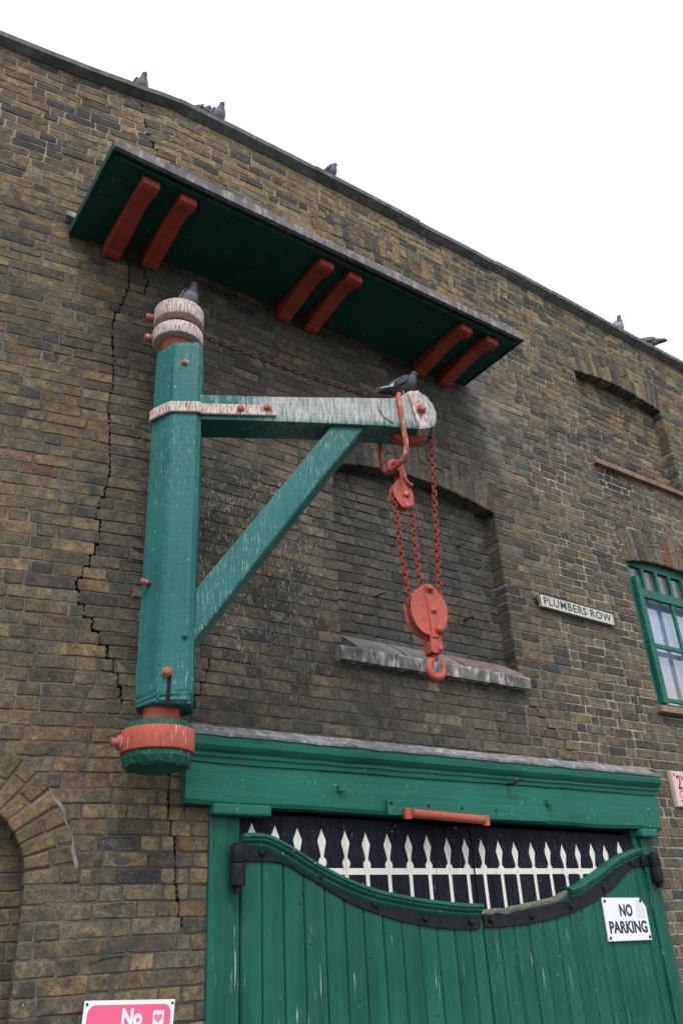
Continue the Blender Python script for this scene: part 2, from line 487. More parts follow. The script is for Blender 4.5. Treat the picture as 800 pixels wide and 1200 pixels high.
CRACKS = [
    ([(1.379,5.83),(1.40,5.50),(1.466,5.273),(1.458,5.10),(1.40,4.7)], .010),
    ([(1.352,4.3),(1.345,3.938),(1.283,3.62),(1.359,3.275),(1.373,3.083),(1.332,2.946),(1.324,2.73),(1.322,2.327),(1.300,2.215),(1.36,2.089),(1.335,1.905),(1.27,1.746),(1.312,1.629),(1.36,1.54),(1.43,1.384),(1.48,1.206),(1.50,1.08)], .0088),
    ([(1.79,.84),(1.814,.74),(1.843,.586),(1.881,.487),(1.885,.276),(1.89,.1)], .0085),
    ([(4.52,1.545),(4.60,1.43),(4.70,1.33),(4.83,1.22),(4.95,1.05)], .008),
    ([(2.02,1.50),(1.98,1.36),(1.90,1.22),(1.86,1.06)], .006),
    ([(1.43,4.15),(1.47,4.0),(1.44,3.88)], .010),
]
def crack_at(z, bed=0):
    out = []
    for pts, w in CRACKS:
        for (a, za), (b, zb) in zip(pts, pts[1:]):
            if min(za, zb) <= z < max(za, zb):
                t = (z - za) / (zb - za); s = a + (b - a) * t
                k = int((z - ZB) / COURSE)
                def pos(zz, kk):
                    for (a2, z2), (b2, z3) in zip(pts, pts[1:]):
                        if min(z2, z3) <= zz < max(z2, z3): return a2 + (b2-a2)*(zz-z2)/(z3-z2) + .036*math.sin(kk*12.9 + 1.3)
                    return None
                zc = ZB + (k+.5)*COURSE
                s = pos(zc, k)
                if s is None: s = a + (b - a)*(z - za)/(zb - za)
                s += .005 * math.sin(z * 190) + .003*math.sin(z*77)
                ww = w * 1.05 * (1 + .6 * math.sin(k*3.1) * math.sin(k*.7))
                lo, hi = s - ww/2, s + ww/2
                if bed:
                    o = pos(zc + bed*COURSE, k + bed)
                    if o is not None: lo, hi = min(lo, o - ww/2), max(hi, o + ww/2)
                out.append((lo, hi)); break
    return out

def subtract(iv, cuts):
    out = [iv]
    for a, b in cuts:
        nx = []
        for p, q in out:
            if b <= p or a >= q: nx.append((p, q)); continue
            if a > p: nx.append((p, a))
            if b < q: nx.append((b, q))
        out = nx
    return out

def lerp3(a, b, t): return tuple(a[i] + (b[i]-a[i])*t for i in range(3))
PAL = dict(yellow=(.222,.154,.076), buff=(.225,.178,.118), brown=(.146,.105,.068), grey=(.128,.114,.096), dark=(.074,.067,.062),
           blue=(.052,.057,.067), red=(.155,.072,.048), pink=(.25,.155,.115), purple=(.086,.066,.063))
def brick_colour(s, z, r):
    top = max(0, min(1, (z - 3.6) / 1.6))
    right = max(0, min(1, (s - 3.6) / 1.6))
    left = max(0, min(1, (1.7 - s) / .8))
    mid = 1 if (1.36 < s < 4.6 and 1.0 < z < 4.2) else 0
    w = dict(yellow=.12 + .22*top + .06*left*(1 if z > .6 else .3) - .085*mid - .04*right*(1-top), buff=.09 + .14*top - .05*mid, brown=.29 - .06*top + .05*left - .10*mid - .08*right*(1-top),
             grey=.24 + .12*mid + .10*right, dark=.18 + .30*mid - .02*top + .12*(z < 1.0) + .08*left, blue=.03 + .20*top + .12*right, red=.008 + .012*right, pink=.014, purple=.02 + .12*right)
    n = noise.noise(Vector((s*1.1, z*1.1, 3.3)))
    w['yellow'] *= max(.25, 1 + 1.3*n); w['dark'] *= max(.3, 1 - 1.1*n)
    ks = list(w); tot = sum(max(0, w[k]) for k in ks); x = r.random() * tot
    for k in ks:
        x -= max(0, w[k])
        if x <= 0: break
    c = PAL[k]
    if not (k == 'blue' or (k == 'yellow' and top > .3)): c = lerp3(c, PAL[r.choice(('brown','grey','buff'))], r.random()*.6*(1-.6*top))
    soft = .16 * (1 - .7*top)
    c = lerp3(c, (.125,.098,.066), soft)
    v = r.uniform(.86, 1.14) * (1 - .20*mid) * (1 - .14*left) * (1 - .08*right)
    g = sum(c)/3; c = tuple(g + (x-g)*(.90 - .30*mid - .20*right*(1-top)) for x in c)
    return tuple(x*v for x in c)

def wob(s, z):
    return .008 * noise.noise(Vector((s*1.3, z*.9, 0))) + .003 * noise.noise(Vector((s*6, z*9, 5)))

def put_brick(mb, s0, s1, z0, z1, d0, depth, r, colour, mapf, wobble=True):
    """one rough-edged brick: back ring, arris ring, face ring, face"""
    w, h = s1 - s0, z1 - z0
    dj = d0 + r.uniform(-.0015, .003)
    tx, tz = r.uniform(-.003, .003), r.uniform(-.003, .003)
    c = []
    for i in range(4):
        x = r.uniform(.002, .006)
        if r.random() < .16: x = r.uniform(.010, .024)
        c.append(min(x, w*.3, h*.3))
    out = []
    ph = r.uniform(0, 99)
    def edge(x0, y0, x1, y1, m):
        for i in range(m):
            t = i/m; out.append((x0+(x1-x0)*t, y0+(y1-y0)*t))
    mw = 5 if w > .14 else 3
    edge(c[0]*.3, c[0]*.3, c[0], 0, 1); edge(c[0], 0, w-c[1], 0, mw); edge(w-c[1], 0, w-c[1]*.3, c[1]*.3, 1); edge(w-c[1]*.3, c[1]*.3, w, c[1], 1)
    edge(w, c[1], w, h-c[2], 2); edge(w, h-c[2], w-c[2]*.3, h-c[2]*.3, 1); edge(w-c[2]*.3, h-c[2]*.3, w-c[2], h, 1)
    edge(w-c[2], h, c[3], h, mw); edge(c[3], h, c[3]*.3, h-c[3]*.3, 1); edge(c[3]*.3, h-c[3]*.3, 0, h-c[3], 1); edge(0, h-c[3], 0, c[0], 2); edge(0, c[0], c[0]*.3, c[0]*.3, 1)
    J = lambda x, y, k: noise.noise(Vector((x*38+ph, y*38, k)))
    out = [(x + .0036*J(x,y,1.5) + r.uniform(-.0008,.0008), y + .0042*J(x,y,7.5) + r.uniform(-.0008,.0008)) for x, y in out]
    n = len(out); e = r.uniform(.0025, .006)
    def P(x, y, d, inset):
        cx, cy = w/2, h/2
        fx = 1 - inset / max(w/2, .02); fy = 1 - inset / max(h/2, .02)
        xx, yy = cx + (x-cx)*fx, cy + (y-cy)*fy
        s = s0 + xx; z = z0 + yy
        if wobble: z += wob(s, z)
        return mapf(s, z, d + tx*(xx/w - .5) + tz*(yy/h-.5))
    vs = [P(x, y, dj - depth, 0) for x, y in out] + [P(x, y, dj - .0045, 0) for x, y in out] + [P(x, y, dj + .0015*J(x,y,3.3), e) for x, y in out]
    fs = []
    for ring in (0, 1):
        for i in range(n):
            k = (i+1) % n
            fs.append((ring*n+i, ring*n+k, (ring+1)*n+k, (ring+1)*n+i))
    fs.append(tuple(2*n+i for i in range(n)))
    mb.add(vs, fs, colour)

def lay(mb, s_lo, s_hi, z_lo, z_hi, holes, d0, r, mapf=wall, cracks=True, shade=(1,1,1)):
    k0 = int(round((z_lo - ZB) / COURSE)); k1 = int(math.ceil((z_hi - ZB) / COURSE))
    for k in range(k0, k1):
        z0 = ZB + k*COURSE + JOINT/2; z1 = min(z0 + COURSE - JOINT, z_hi)
        if z1 - z0 < .02: continue
        zm = (z0 + z1) / 2
        cuts = []
        for h, g in holes:
            sp = h.span(zm, g)
            if sp: cuts.append(sp)
        hs = [x for c in cuts for x in c]
        if cracks: cuts += crack_at(zm)
        for a, b in subtract((s_lo, s_hi), cuts):
            if b - a < .03: continue
            # flemish-ish: stretcher, header, jittered per course
            seq = []
            pos = s_lo - .6 + (k % 2) * .1625 + r.uniform(-.03, .03) ; q = k % 2
            while pos < b:
                L = (.208 if (q % 2 == 0) else .099)
                if r.random() < .10: L = .208
                L += r.uniform(-.012, .012)
                seq.append((pos, pos + L)); pos += L + JOINT + r.uniform(-.003, .004); q += 1
            pieces = []
            for p, e in seq:
                p2, e2 = max(p, a), min(e, b)
                if e2 - p2 > .0: pieces.append([p2, e2])
            # merge slivers
            i = 0
            while i < len(pieces):
                if pieces[i][1] - pieces[i][0] < .048 and len(pieces) > 1:
                    if i > 0: pieces[i-1][1] = pieces[i][1]
                    else: pieces[1][0] = pieces[0][0]
                    pieces.pop(i)
                else: i += 1
            if pieces: pieces[0][0] = a if pieces[0][0] - a < .06 else pieces[0][0]; pieces[-1][1] = b if b - pieces[-1][1] < .06 else pieces[-1][1]
            for p, e in pieces:
                if e - p < .02: continue
                edge = any(abs(p-x) < .02 or abs(e-x) < .02 for x in hs)
                cc = brick_colour((p+e)/2, zm, r)
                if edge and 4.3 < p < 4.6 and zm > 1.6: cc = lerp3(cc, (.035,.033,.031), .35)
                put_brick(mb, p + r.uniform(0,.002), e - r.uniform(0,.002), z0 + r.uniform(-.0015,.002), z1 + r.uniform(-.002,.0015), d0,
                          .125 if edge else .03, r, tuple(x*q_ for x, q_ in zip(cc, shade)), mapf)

def mortar_sheet(mb, s_lo, s_hi, z_lo, z_hi, holes, d0, depth, mapf=wall, cracks=True):
    sub = 5; dz = COURSE / sub
    n = int(math.ceil((z_hi - z_lo) / dz))
    for i in range(n):
        z0 = z_lo + i*dz; z1 = min(z0 + dz, z_hi); zm = (z0+z1)/2
        cuts = []; edges = []
        for h, g in holes:
            sp0, sp1 = h.span(z0 + 1e-5), h.span(z1 - 1e-5)
            sp = [x for x in (sp0, sp1) if x]
            if sp:
                a = min(x[0] for x in sp) - .004; b = max(x[1] for x in sp) + .004
                cuts.append((a, b)); edges += [a, b]
        if cracks: cuts += crack_at(zm, -1 if i % sub == 0 else 1 if i % sub == sub-1 else 0)
        for a, b in subtract((s_lo, s_hi), cuts):
            xs = [a]; x = math.floor(a / .25) * .25 + .25
            while x < b: xs.append(x); x += .25
            for q in (1.50, 1.54, 1.58, 1.62):
                if a < q < b: xs.append(q)
            xs.append(b); xs = sorted(set(xs))
            for p, q in zip(xs, xs[1:]):
                mb.add([mapf(p, z0 , d0), mapf(q, z0, d0), mapf(q, z1, d0), mapf(p, z1, d0)], [(0,1,2,3)])
            for x in (a, b):
                mb.add([mapf(x, z0, d0), mapf(x, z1, d0), mapf(x, z1, d0-depth), mapf(x, z0, d0-depth)], [(0,1,2,3)])

def voussoirs(mb, mm, h, ring, r, mapf=wall, reds=0.0, depth=.125, step=.078, stepped=True):
    if h.semi: a0, a1 = 0.0, math.pi
    else:
        al = math.asin(min(1, h.w / h.R)); a0, a1 = math.pi/2 - al, math.pi/2 + al
    n = max(3, int(round((a1-a0) * (h.R + ring*.3) / step))); da = (a1-a0)/n
    pt = lambda ang, rad, d: mapf(h.cx + math.cos(ang)*rad, h.cz + math.sin(ang)*rad, d)
    for i in range(n):
        b0 = a0 + i*da; b1 = b0 + da
        # mortar behind, with its own soffit
        vs = [pt(b0, h.R+.004, -.004), pt(b1, h.R+.004, -.004), pt(b1, h.R+ring, -.004), pt(b0, h.R+ring, -.004),
              pt(b0, h.R+.004, -depth), pt(b1, h.R+.004, -depth), pt(b1, h.R+ring, -depth), pt(b0, h.R+ring, -depth)]
        mm.add(vs, [(0,1,2,3),(0,1,5,4)])
        g0 = .0045 / h.R
        parts = [(0, ring)]
        if i % 2: parts = [(0, ring*.5-.005), (ring*.5+.005, ring)] if r.random() < .8 else parts
        elif r.random() < .25: parts = [(0, ring*.66-.005), (ring*.66+.005, ring)]
        for (q0, q1) in parts:
            if reds and r.random() < reds: v_ = r.uniform(.6, 1.1); c = tuple(x*v_ for x in PAL['red'])
            elif h.semi:
                v_ = r.uniform(.8, 1.1); c = tuple(x*v_ for x in lerp3(lerp3(PAL['yellow'], PAL['brown'], r.uniform(.35,1)), (.115,.095,.068), .45))
            else: c = brick_colour(h.cx + math.cos(b0)*h.R, h.cz + math.sin(b0)*h.R, r)
            jd = r.uniform(-.002, .004) + .003
            ja = r.uniform(-.1,.1)*g0
            ins = .006
            c0, c1 = b0 + g0 + ja, b1 - g0 + ja
            r0, r1 = h.R + q0 + r.uniform(-.003,.003), h.R + q1 + r.uniform(-.004,.004)
            ia = .006/(h.R+q0)
            vs = [pt(c0,r0,-depth), pt(c1,r0,-depth), pt(c1,r1,-depth), pt(c0,r1,-depth),
                  pt(c0,r0,jd-.005), pt(c1,r0,jd-.005), pt(c1,r1,jd-.005), pt(c0,r1,jd-.005),
                  pt(c0+ia,r0+ins,jd), pt(c1-ia,r0+ins,jd), pt(c1-ia,r1-ins,jd), pt(c0+ia,r1-ins,jd)]
            fs = [(8,9,10,11)]
            for A in (0, 4):
                for k in range(4):
                    k2 = (k+1) % 4
                    fs.append((A+k, A+k2, A+4+k2, A+4+k))
            mb.add(vs, fs, c)

bld = thing('brick_building', 'old soot stained stock brick building with stepped cracks and bricked up windows', 'building', (0, 0, 0))
rb = random.Random(11)
wb, wm = MB(), MB()
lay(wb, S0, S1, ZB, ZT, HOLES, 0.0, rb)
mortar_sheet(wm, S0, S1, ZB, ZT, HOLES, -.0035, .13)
voussoirs(wb, wm, H_ARCH, .235, rb, step=.070)
voussoirs(wb, wm, H_MID, .30, rb, step=.08)
voussoirs(wb, wm, H_UP, .33, rb, step=.08)
voussoirs(wb, wm, H_WIN, .32, rb, reds=.08, step=.08)
# flat soldier arch of a lost window above the hood
H_OLD = Hole(2.86, 4.42, 4.4, 5.25, sag=.05)
voussoirs(wb, wm, H_OLD, .22, rb, step=.08, depth=.03)
wb.build('wall', M['brick'], bld, fix=False)
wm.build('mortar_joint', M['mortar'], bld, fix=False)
# recessed infill of the three blind openings
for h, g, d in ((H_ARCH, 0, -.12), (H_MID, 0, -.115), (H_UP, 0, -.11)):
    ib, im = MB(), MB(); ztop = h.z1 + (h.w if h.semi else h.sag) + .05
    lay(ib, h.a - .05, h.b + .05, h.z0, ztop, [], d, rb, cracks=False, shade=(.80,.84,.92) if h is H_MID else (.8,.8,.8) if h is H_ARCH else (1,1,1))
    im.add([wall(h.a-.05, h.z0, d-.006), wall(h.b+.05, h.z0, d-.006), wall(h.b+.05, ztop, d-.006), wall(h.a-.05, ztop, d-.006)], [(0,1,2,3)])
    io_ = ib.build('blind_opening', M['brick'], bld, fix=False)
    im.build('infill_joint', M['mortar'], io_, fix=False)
# body of the building behind the face
mb = MB()
a, b = wall(S0, 0, -.30), wall(SB, 0, -.30); c = wall(S1, 0, -.30)
prof = [(a.x, a.y), (b.x, b.y), (c.x, c.y), (c.x, 7.0), (a.x, 7.0)]
mb.extrude(prof, ZB, ZT + .02, lambda p, t: Vector((p[0], p[1], t)))
mb.build('inner_shell', M['dark_gap'], bld)
for s0, s1 in ((S0, S0), (S1, S1)):
    mb = MB()
    mb.add([wall(s0, ZB, .002), wall(s0, ZT, .002), wall(s0, ZT, -.3), wall(s0, ZB, -.3)], [(0,1,2,3)])
    mb.build('end_return', M['mortar'], bld)

# coping stones along the roof edge
joints = [S0, -1.1, -.35, .56, 1.62, 2.88, 4.03, 5.03, 5.85, 6.67, 7.6, 8.5, 9.4, 10.3, S1]
for i, (a, b) in enumerate(zip(joints, joints[1:])):
    mb = MB(); dz = .0 if a < 1.6 else .008
    dz += rb.uniform(-.005, .007); px = rb.uniform(-.007, .007)
    n = max(2, int((b-a)/.12))
    def ring(i, a=a, b=b, n=n, dz=dz, px=px):
        s = a + (b-a)*i/n
        prof = [(.068+px, ZT+.034+dz), (.071+px, ZT+.076+dz), (.058+px, ZT+.084+dz), (-.14, ZT+.125+dz), (-.30, ZT+.10+dz), (-.30, ZT+.004), (.004, ZT+.004)]
        return [wall(s, z + .003*noise.noise(Vector((s*7, z*3, d*9))), d + .004*noise.noise(Vector((s*9, z*5, d*5)))) for d, z in prof]
    mb.prism(ring, n)
    mb.build('coping_stone', M['coping'], bld)

# grey render fillet round the little arch
mb = MB()
pts = []
for i in range(15):
    ang = R(4 + i*3.2); rr = .635 + .006*math.sin(i*1.7)
    pts.append(wall(H_ARCH.cx + math.cos(ang)*rr, H_ARCH.cz + math.sin(ang)*rr, .001))
mb.tube(pts, lambda i: .007 + .005*math.sin(i*.9), 8)
mb.build('mortar_fillet', M['render'], bld)

# sills
mb = MB()
def sillring(i, n=24, a=at(400,770,-.06).x, b=at(622,808,-.06).x):
    s = a + (b-a)*i/n; j = .005*noise.noise(Vector((s*8, 1, 1)))
    return [(s,.10,1.545),(s,-.062+j,1.550+j),(s,-.066+j,1.625-j),(s,-.055,1.640),(s,.10,1.690)]
mb.prism(sillring, 24)
sl = mb.build('window_sill', M['sill'], bld)
mb = MB()
for k, (xa, xb) in enumerate(((400,455),(455.5,492),(492.5,522),(523,598))):
    fa, fb = at(xa, 770, -.05).x, at(xb, 770, -.05).x
    ba, bb_ = at(xa, 746 + (xa-400)*.187, .112), at(xb, 746 + (xb-400)*.187, .112)
    fa = 2.93 + (fa-2.93)*1.0; zf = 1.645 + .004*(k % 2)
    ba.x = max(ba.x, 2.93); bb_.x = min(bb_.x, 4.495); fa = max(fa, 2.90)
    fa = ba.x; fb = bb_.x
    vs = [(fa,-.052,zf),(fb-.004,-.052,zf-.004),(bb_.x-.004,.112,bb_.z),(ba.x,.112,ba.z)]
    mb.add([(x,y,1.60) for x,y,z in vs] + [(x,y,z+.009) for x,y,z in vs], [(0,1,2,3),(4,5,6,7),(0,1,5,4),(1,2,6,5),(2,3,7,6),(3,0,4,7)])
mb.build('slate_cover', M['slate'], sl, local=False)
mb = MB()
mb.prism(lambda i: [(5.97+1.5*i/10,.10,3.90),(5.97+1.5*i/10,-.045,3.90),(5.97+1.5*i/10,-.05,3.945),(5.97+1.5*i/10,.10,3.975)], 10)
mb.build('window_sill', M['ochre_sill'], bld)
mb = MB()
mb.prism(lambda i: [(6.08+1.5*i/10,.10,1.545),(6.08+1.5*i/10,-.06,1.545),(6.08+1.5*i/10,-.06,1.60),(6.08+1.5*i/10,.10,1.63)], 10)
mb.build('window_sill', M['ochre_sill'], bld, bevel=.006)

# the glazed window at the right
wn = MB()
x0, x1 = 6.135, 7.495
FY = .02
wn.box((x0, FY, 1.61), (x0+.055, .12, 2.96)); wn.box((x1-.055, FY, 1.61), (x1, .12, 2.96))
wn.box((x0+.055, FY+.03, 2.93), (x1-.055, .12, 3.02)); wn.box((x0+.055, FY+.03, 1.61), (x1-.055, .12, 1.655))
wf = wn.build('window_frame', M['lintel_green'], bld, bevel=.005)
cs = MB()
cs.box((x0+.045, -.025, 1.635), (x0+.115, FY-.002, 2.79))       # casement stile standing proud
cs.box((x0+.117, -.015, 2.60), (x1-.06, FY-.002, 2.685))
cs.box((x0+.117, -.005, 1.655), (x1-.06, FY-.002, 1.69))
cs.box((x0+.117, -.005, 2.135), (x1-.06, FY-.002, 2.175))
for i in range(1, 3):
    xx = x0 + .117 + i*.415
    cs.box((xx, -.007, 1.688), (xx+.04, FY-.003, 2.602))
cs.build('casement', M['lintel_green'], wf, bevel=.004)
for i in range(1, 6):
    xx = x0 + .055 + i*.205
    bars = MB(); bars.box((xx, FY+.02, 2.66), (xx+.035, FY+.05, 2.935)); bars.build('glazing_bar', M['lintel_green'], wf, bevel=.003)
gl = MB(); gl.box((x0+.05, FY+.055, 1.65), (x1-.05, FY+.062, 2.64))
root = gl.build('pane', None, wf)
# move the pane's origin to its lower edge so dust gathers there
root.data.transform(Matrix.Translation(Vector((0,0,-1.65-EYE)))); root.location = (0,0,1.65+EYE)
root.data.materials.append(M['glass'])
gl = MB(); gl.box((x0+.05, FY+.055, 2.645), (x1-.05, FY+.062, 2.94)); gl.build('pane', M['dark_glass'], wf)

# ------------------------------------------------------------------ hood over the crane
hood = thing('timber_hood', 'long dark green timber hood on red brackets projecting above the crane', 'hood', (2.67, 0, EYE+4.2))
zs, zt = 4.215, 4.268
HX0, HX1, HY = .985, 4.365, -.690
mb = MB()
def hoodring(i, n=40):
    x = HX0 + (HX1-HX0)*i/n; j = .004*noise.noise(Vector((x*5,0,0)))
    yb = .125 if x < 1.0 else max(.012, (SB - x)*math.tan(TH) + .012)
    return [(x, yb, zs), (x, HY+.004+j, zs), (x, HY+.004+j, zt-.006), (x, yb, zt+.03)]
mb.prism(hoodring, 40)
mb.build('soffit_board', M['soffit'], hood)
mb = MB()
mb.prism(lambda i: [(HX0-.012+(HX1-HX0+.024)*i/40, HY-.026+.003*noise.noise(Vector((i*.7,2,0))), zs-.012), (HX0-.012+(HX1-HX0+.024)*i/40, HY+.002, zs-.012),
                    (HX0-.012+(HX1-HX0+.024)*i/40, HY+.002, zt+.004), (HX0-.012+(HX1-HX0+.024)*i/40, HY-.026+.003*noise.noise(Vector((i*.7,5,0))), zt+.004+.004*noise.noise(Vector((i*.9,9,0))))], 40)
mb.build('front_fascia', M['hood_edge'], hood)
mb = MB()
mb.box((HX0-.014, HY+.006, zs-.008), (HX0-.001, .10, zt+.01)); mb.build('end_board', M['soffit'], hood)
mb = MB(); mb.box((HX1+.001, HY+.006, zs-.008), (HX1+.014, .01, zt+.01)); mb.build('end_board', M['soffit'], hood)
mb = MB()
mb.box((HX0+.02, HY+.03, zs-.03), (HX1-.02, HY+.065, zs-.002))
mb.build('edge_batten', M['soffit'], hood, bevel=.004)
bprof = [(-.015, zs-.002), (-.600, zs-.002), (-.618, zs-.012), (-.618, zs-.082), (-.585, zs-.090), (-.545, zs-.080), (-.50, zs-.060), (-.43, zs-.050), (-.34, zs-.058), (-.24, zs-.080),
         (-.15, zs-.098), (-.07, zs-.108), (-.06, zs-.116), (-.015, zs-.120)]
for cx in (1.245, 1.492, 2.535, 2.778, 3.835, 4.110):
    mb = MB(); back = max(0, (SB - cx)*math.tan(TH))
    pr = [(y + (back if y > -.08 else 0), z) for y, z in bprof]
    mb.extrude(pr, cx-.055, cx+.055, lambda p, t: Vector((t, p[0], p[1])))
    mb.build('bracket', M['bracket_red'], hood, bevel=.006)

# ------------------------------------------------------------------ jib crane (local frame: x along the jib, -y towards the street)
CB = 1.045
cr = thing('wall_crane', 'green timber wall crane with white bird lime on its swung out jib', 'crane', (AX.x, AX.y, EYE+CB), -JA)
def L(u, off, z): return Vector((u, -off, z - CB))
pp = [(0,.15),(.014,.15),(.135,.15),(.16,.122),(.16,-.10),(.10,-.15),(-.05,-.15),(-.115,-.08),(-.115,.045),(-.011,.1405)]
mb = MB(); rc = random.Random(5); NS = 170
def postring(i):
    z = 1.045 + (3.185-1.045)*i/NS; out = []
    for k, (u, o) in enumerate(pp):
        chip = 0
        if k == 0: chip = .002 + (.007*max(0, noise.noise(Vector((i*.41, 3, 8)))) + rc.uniform(0, .0035) if 12 < i < 132 else 0)
        if i < 5: chip += (5-i)*.004*rc.random()
        fl = 1 - chip/.15 - (.04 if i > NS-2 else 0)
        w_ = .003*noise.noise(Vector((z*.9, k*.3, 4)))
        out.append(L(.02 + (u-.02)*fl + w_ + rc.uniform(-.0004,.0004), o*fl + w_*.5 + rc.uniform(-.0004,.0004), z + (rc.uniform(-.006,.006) if i in (0,NS) else 0)))
    return out
mb.prism(postring, NS)
post = mb.build('post', M['crane_green'], cr, local=True)
mb = MB(); u, z = crane(198, 806, .15)
mb.add([L(u-.008,.1525,z+.06), L(u+.010,.1525,z+.07), L(u+.006,.1525,z-.075), L(u-.012,.1525,z-.08)], [(0,1,2,3)])
mb.build('split', M['dark_gap'], post, local=True)
def bolt(px, py, off, mat, parent, r=.016, h=.018, nx=None):
    u, z = crane(px, py, off); mb = MB()
    mb.cyl(L(u, off-.004, z), L(u, off+h*.4, z), r*1.35, 14); mb.cyl(L(u, off+h*.4, z), L(u, off+h, z), r, 6)
    return mb.build('bolt', mat, parent, local=True, bevel=.002)
bolt(217, 425, .15, M['red_worn'], post); bolt(196, 788, .15, M['red_worn'], post, .018, .03)
bolt(217, 745, .15, M['crane_green'], post, .012)
mb = MB(); u, z = crane(168, 684, .08); mb.cyl(L(-.075,.08,z), L(-.11,.115,z), .016, 8); mb.build('bolt', M['red_worn'], post, local=True)
mb = MB(); mb.cyl(L(0.0,0,3.16), L(0.0,0,3.40), .102, 28); mb.build('pintle', M['red'], cr, local=True)
mb = MB(); mb.cyl(L(0.01,0,.985), L(0.01,0,1.075), .088, 28); mb.build('pivot', M['red'], cr, local=True, bevel=.008)

# jib: side outline swept across, with nose
jp = [(.14,2.655),(.14,2.822),(.30,2.822),(.5,2.818),(.72,2.820),(1.0,2.826),(1.24,2.832),(1.31,2.838),(1.345,2.868),(1.385,2.892),(1.43,2.888),(1.475,2.855),(1.505,2.800),(1.522,2.735),
      (1.512,2.670),(1.50,2.638),(1.44,2.622),(1.2,2.642),(1.0,2.648),(.72,2.652),(.45,2.655)]
mb = MB(); rj = random.Random(3)
offs = [.13,.128,.06,-.01,-.058,-.06]
jit = [[(rj.uniform(-.004,.004), rj.uniform(-.004,.004)) for _ in jp] for _ in offs]
mb.prism(lambda i: [L(u + jit[i][k][0], offs[i], z + jit[i][k][1]) for k, (u, z) in enumerate(jp)], len(offs)-1)
jib = mb.build('jib', M['jib'], cr, local=True, bevel=.007)
# old rope-worn scar on the jib
mb = MB(); pts = []
for (px, py) in ((443,470),(445,480),(450,488),(457,493),(460,496)):
    u, z = crane(px, py, .131); pts.append(L(u, .131, z))
mb.tube(pts, lambda i: .010 - .001*i, 8); mb.build('scar', M['jib'], jib, local=True)
mb = MB()
bp = [(.15,1.345),(.15,1.625),(.33,1.868),(.60,2.235),(.905,2.655),(1.10,2.645),(.85,2.318),(.5,1.83)]
mb.extrude(bp, .105, -.05, lambda p, t: L(p[0], t, p[1]))
mb.build('brace', M['brace_green'], cr, local=True, bevel=.012)
# iron strap round the post and along the jib
path = [(-.135,-.10),(-.135,.052),(-.122,.075),(-.03,.152),(-.008,.165),(.15,.168),(.165,.150),(.30,.148),(.45,.148),(.585,.146)]
mb = MB()
def strap_n(i):
    a = Vector(path[max(0,i-1)]); b = Vector(path[min(len(path)-1,i+1)]); t = (b-a).normalized(); n = Vector((-t.y, t.x))
    return Vector((n.x, -n.y, 0))
mb.band([L(u, o, 2.716) for u, o in path], strap_n, (0,0,.036), -.018)
st = mb.build('iron_strap', M['red_limed'], cr, local=True, bevel=.007)
bolt(282, 479, .147, M['red_worn'], st); bolt(313, 478, .147, M['red_worn'], st)
# nose strap
mb = MB(); a = crane(481, 459, .133); b = crane(494, 500, .133)
dd = Vector((b[0]-a[0], 0, b[1]-a[1])).normalized(); sd = Vector((-dd.z, 0, dd.x))
qa, qb = L(a[0]+.012, .132, a[1]-.002), L(b[0]+.015, .132, b[1]-.005)
pl = [qa - sd*.036, qa + sd*.036, qb + sd*.036, qb - sd*.036]
mb.add(pl + [p + Vector((0,-.012,0)) for p in pl], [(0,1,2,3),(4,5,6,7),(0,1,5,4),(1,2,6,5),(2,3,7,6),(3,0,4,7)])
pl2 = [qb + sd*.036, qb - sd*.036]
mb.add([pl2[0]+Vector((0,-.012,0)), pl2[1]+Vector((0,-.012,0)), pl2[1]+Vector((0,.16,-.006)), pl2[0]+Vector((0,.16,-.006)),
        pl2[0]+Vector((0,-.012,-.012)), pl2[1]+Vector((0,-.012,-.012)), pl2[1]+Vector((0,.16,-.018)), pl2[0]+Vector((0,.16,-.018))],
       [(0,1,2,3),(4,5,6,7),(0,1,5,4),(1,2,6,5),(2,3,7,6),(3,0,4,7)])
ns = mb.build('nose_strap', M['red_limed'], jib, local=True, bevel=.004)
bolt(493, 480, .144, M['red_worn'], ns, .022, .028)
# sheave in the nose
mb = MB(); SHU, SHZ, SHR = 1.372, 2.700, .132
for o0, o1, r0, r1 in ((.062,.050,SHR,SHR-.004),(.050,.035,SHR-.004,SHR-.028),(.035,.020,SHR-.028,SHR-.004),(.020,.008,SHR-.004,SHR)):
    mb.tube([L(SHU,o0,SHZ), L(SHU,o1,SHZ)], lambda i, r0=r0, r1=r1: (r0,r1)[i], 32)
mb.build('sheave', M['red'], jib, local=True)
# long stirrup hung over the jib
mb = MB(); pts = []
for px, py, o in ((467,462,.10),(467,468,.150),(470,485,.155),(473,505,.155),(476,522,.152),(475,532,.145),(470,541,.12),(464,547,.07),(458,552,.0),(453,554,-.04),(449,550,-.07),(447,540,-.085),(446,520,-.085)):
    u, z = crane(px, py, o); pts.append(L(u, o, z))
pts.append(L(1.20, -.085, 2.85)); pts.append(L(1.26, -.04, 2.862)); pts.append(L(1.30, .06, 2.866))
mb.tube(pts, .015, 10, closed=True)
mb.build('stirrup', M['red_worn'], cr, local=True)

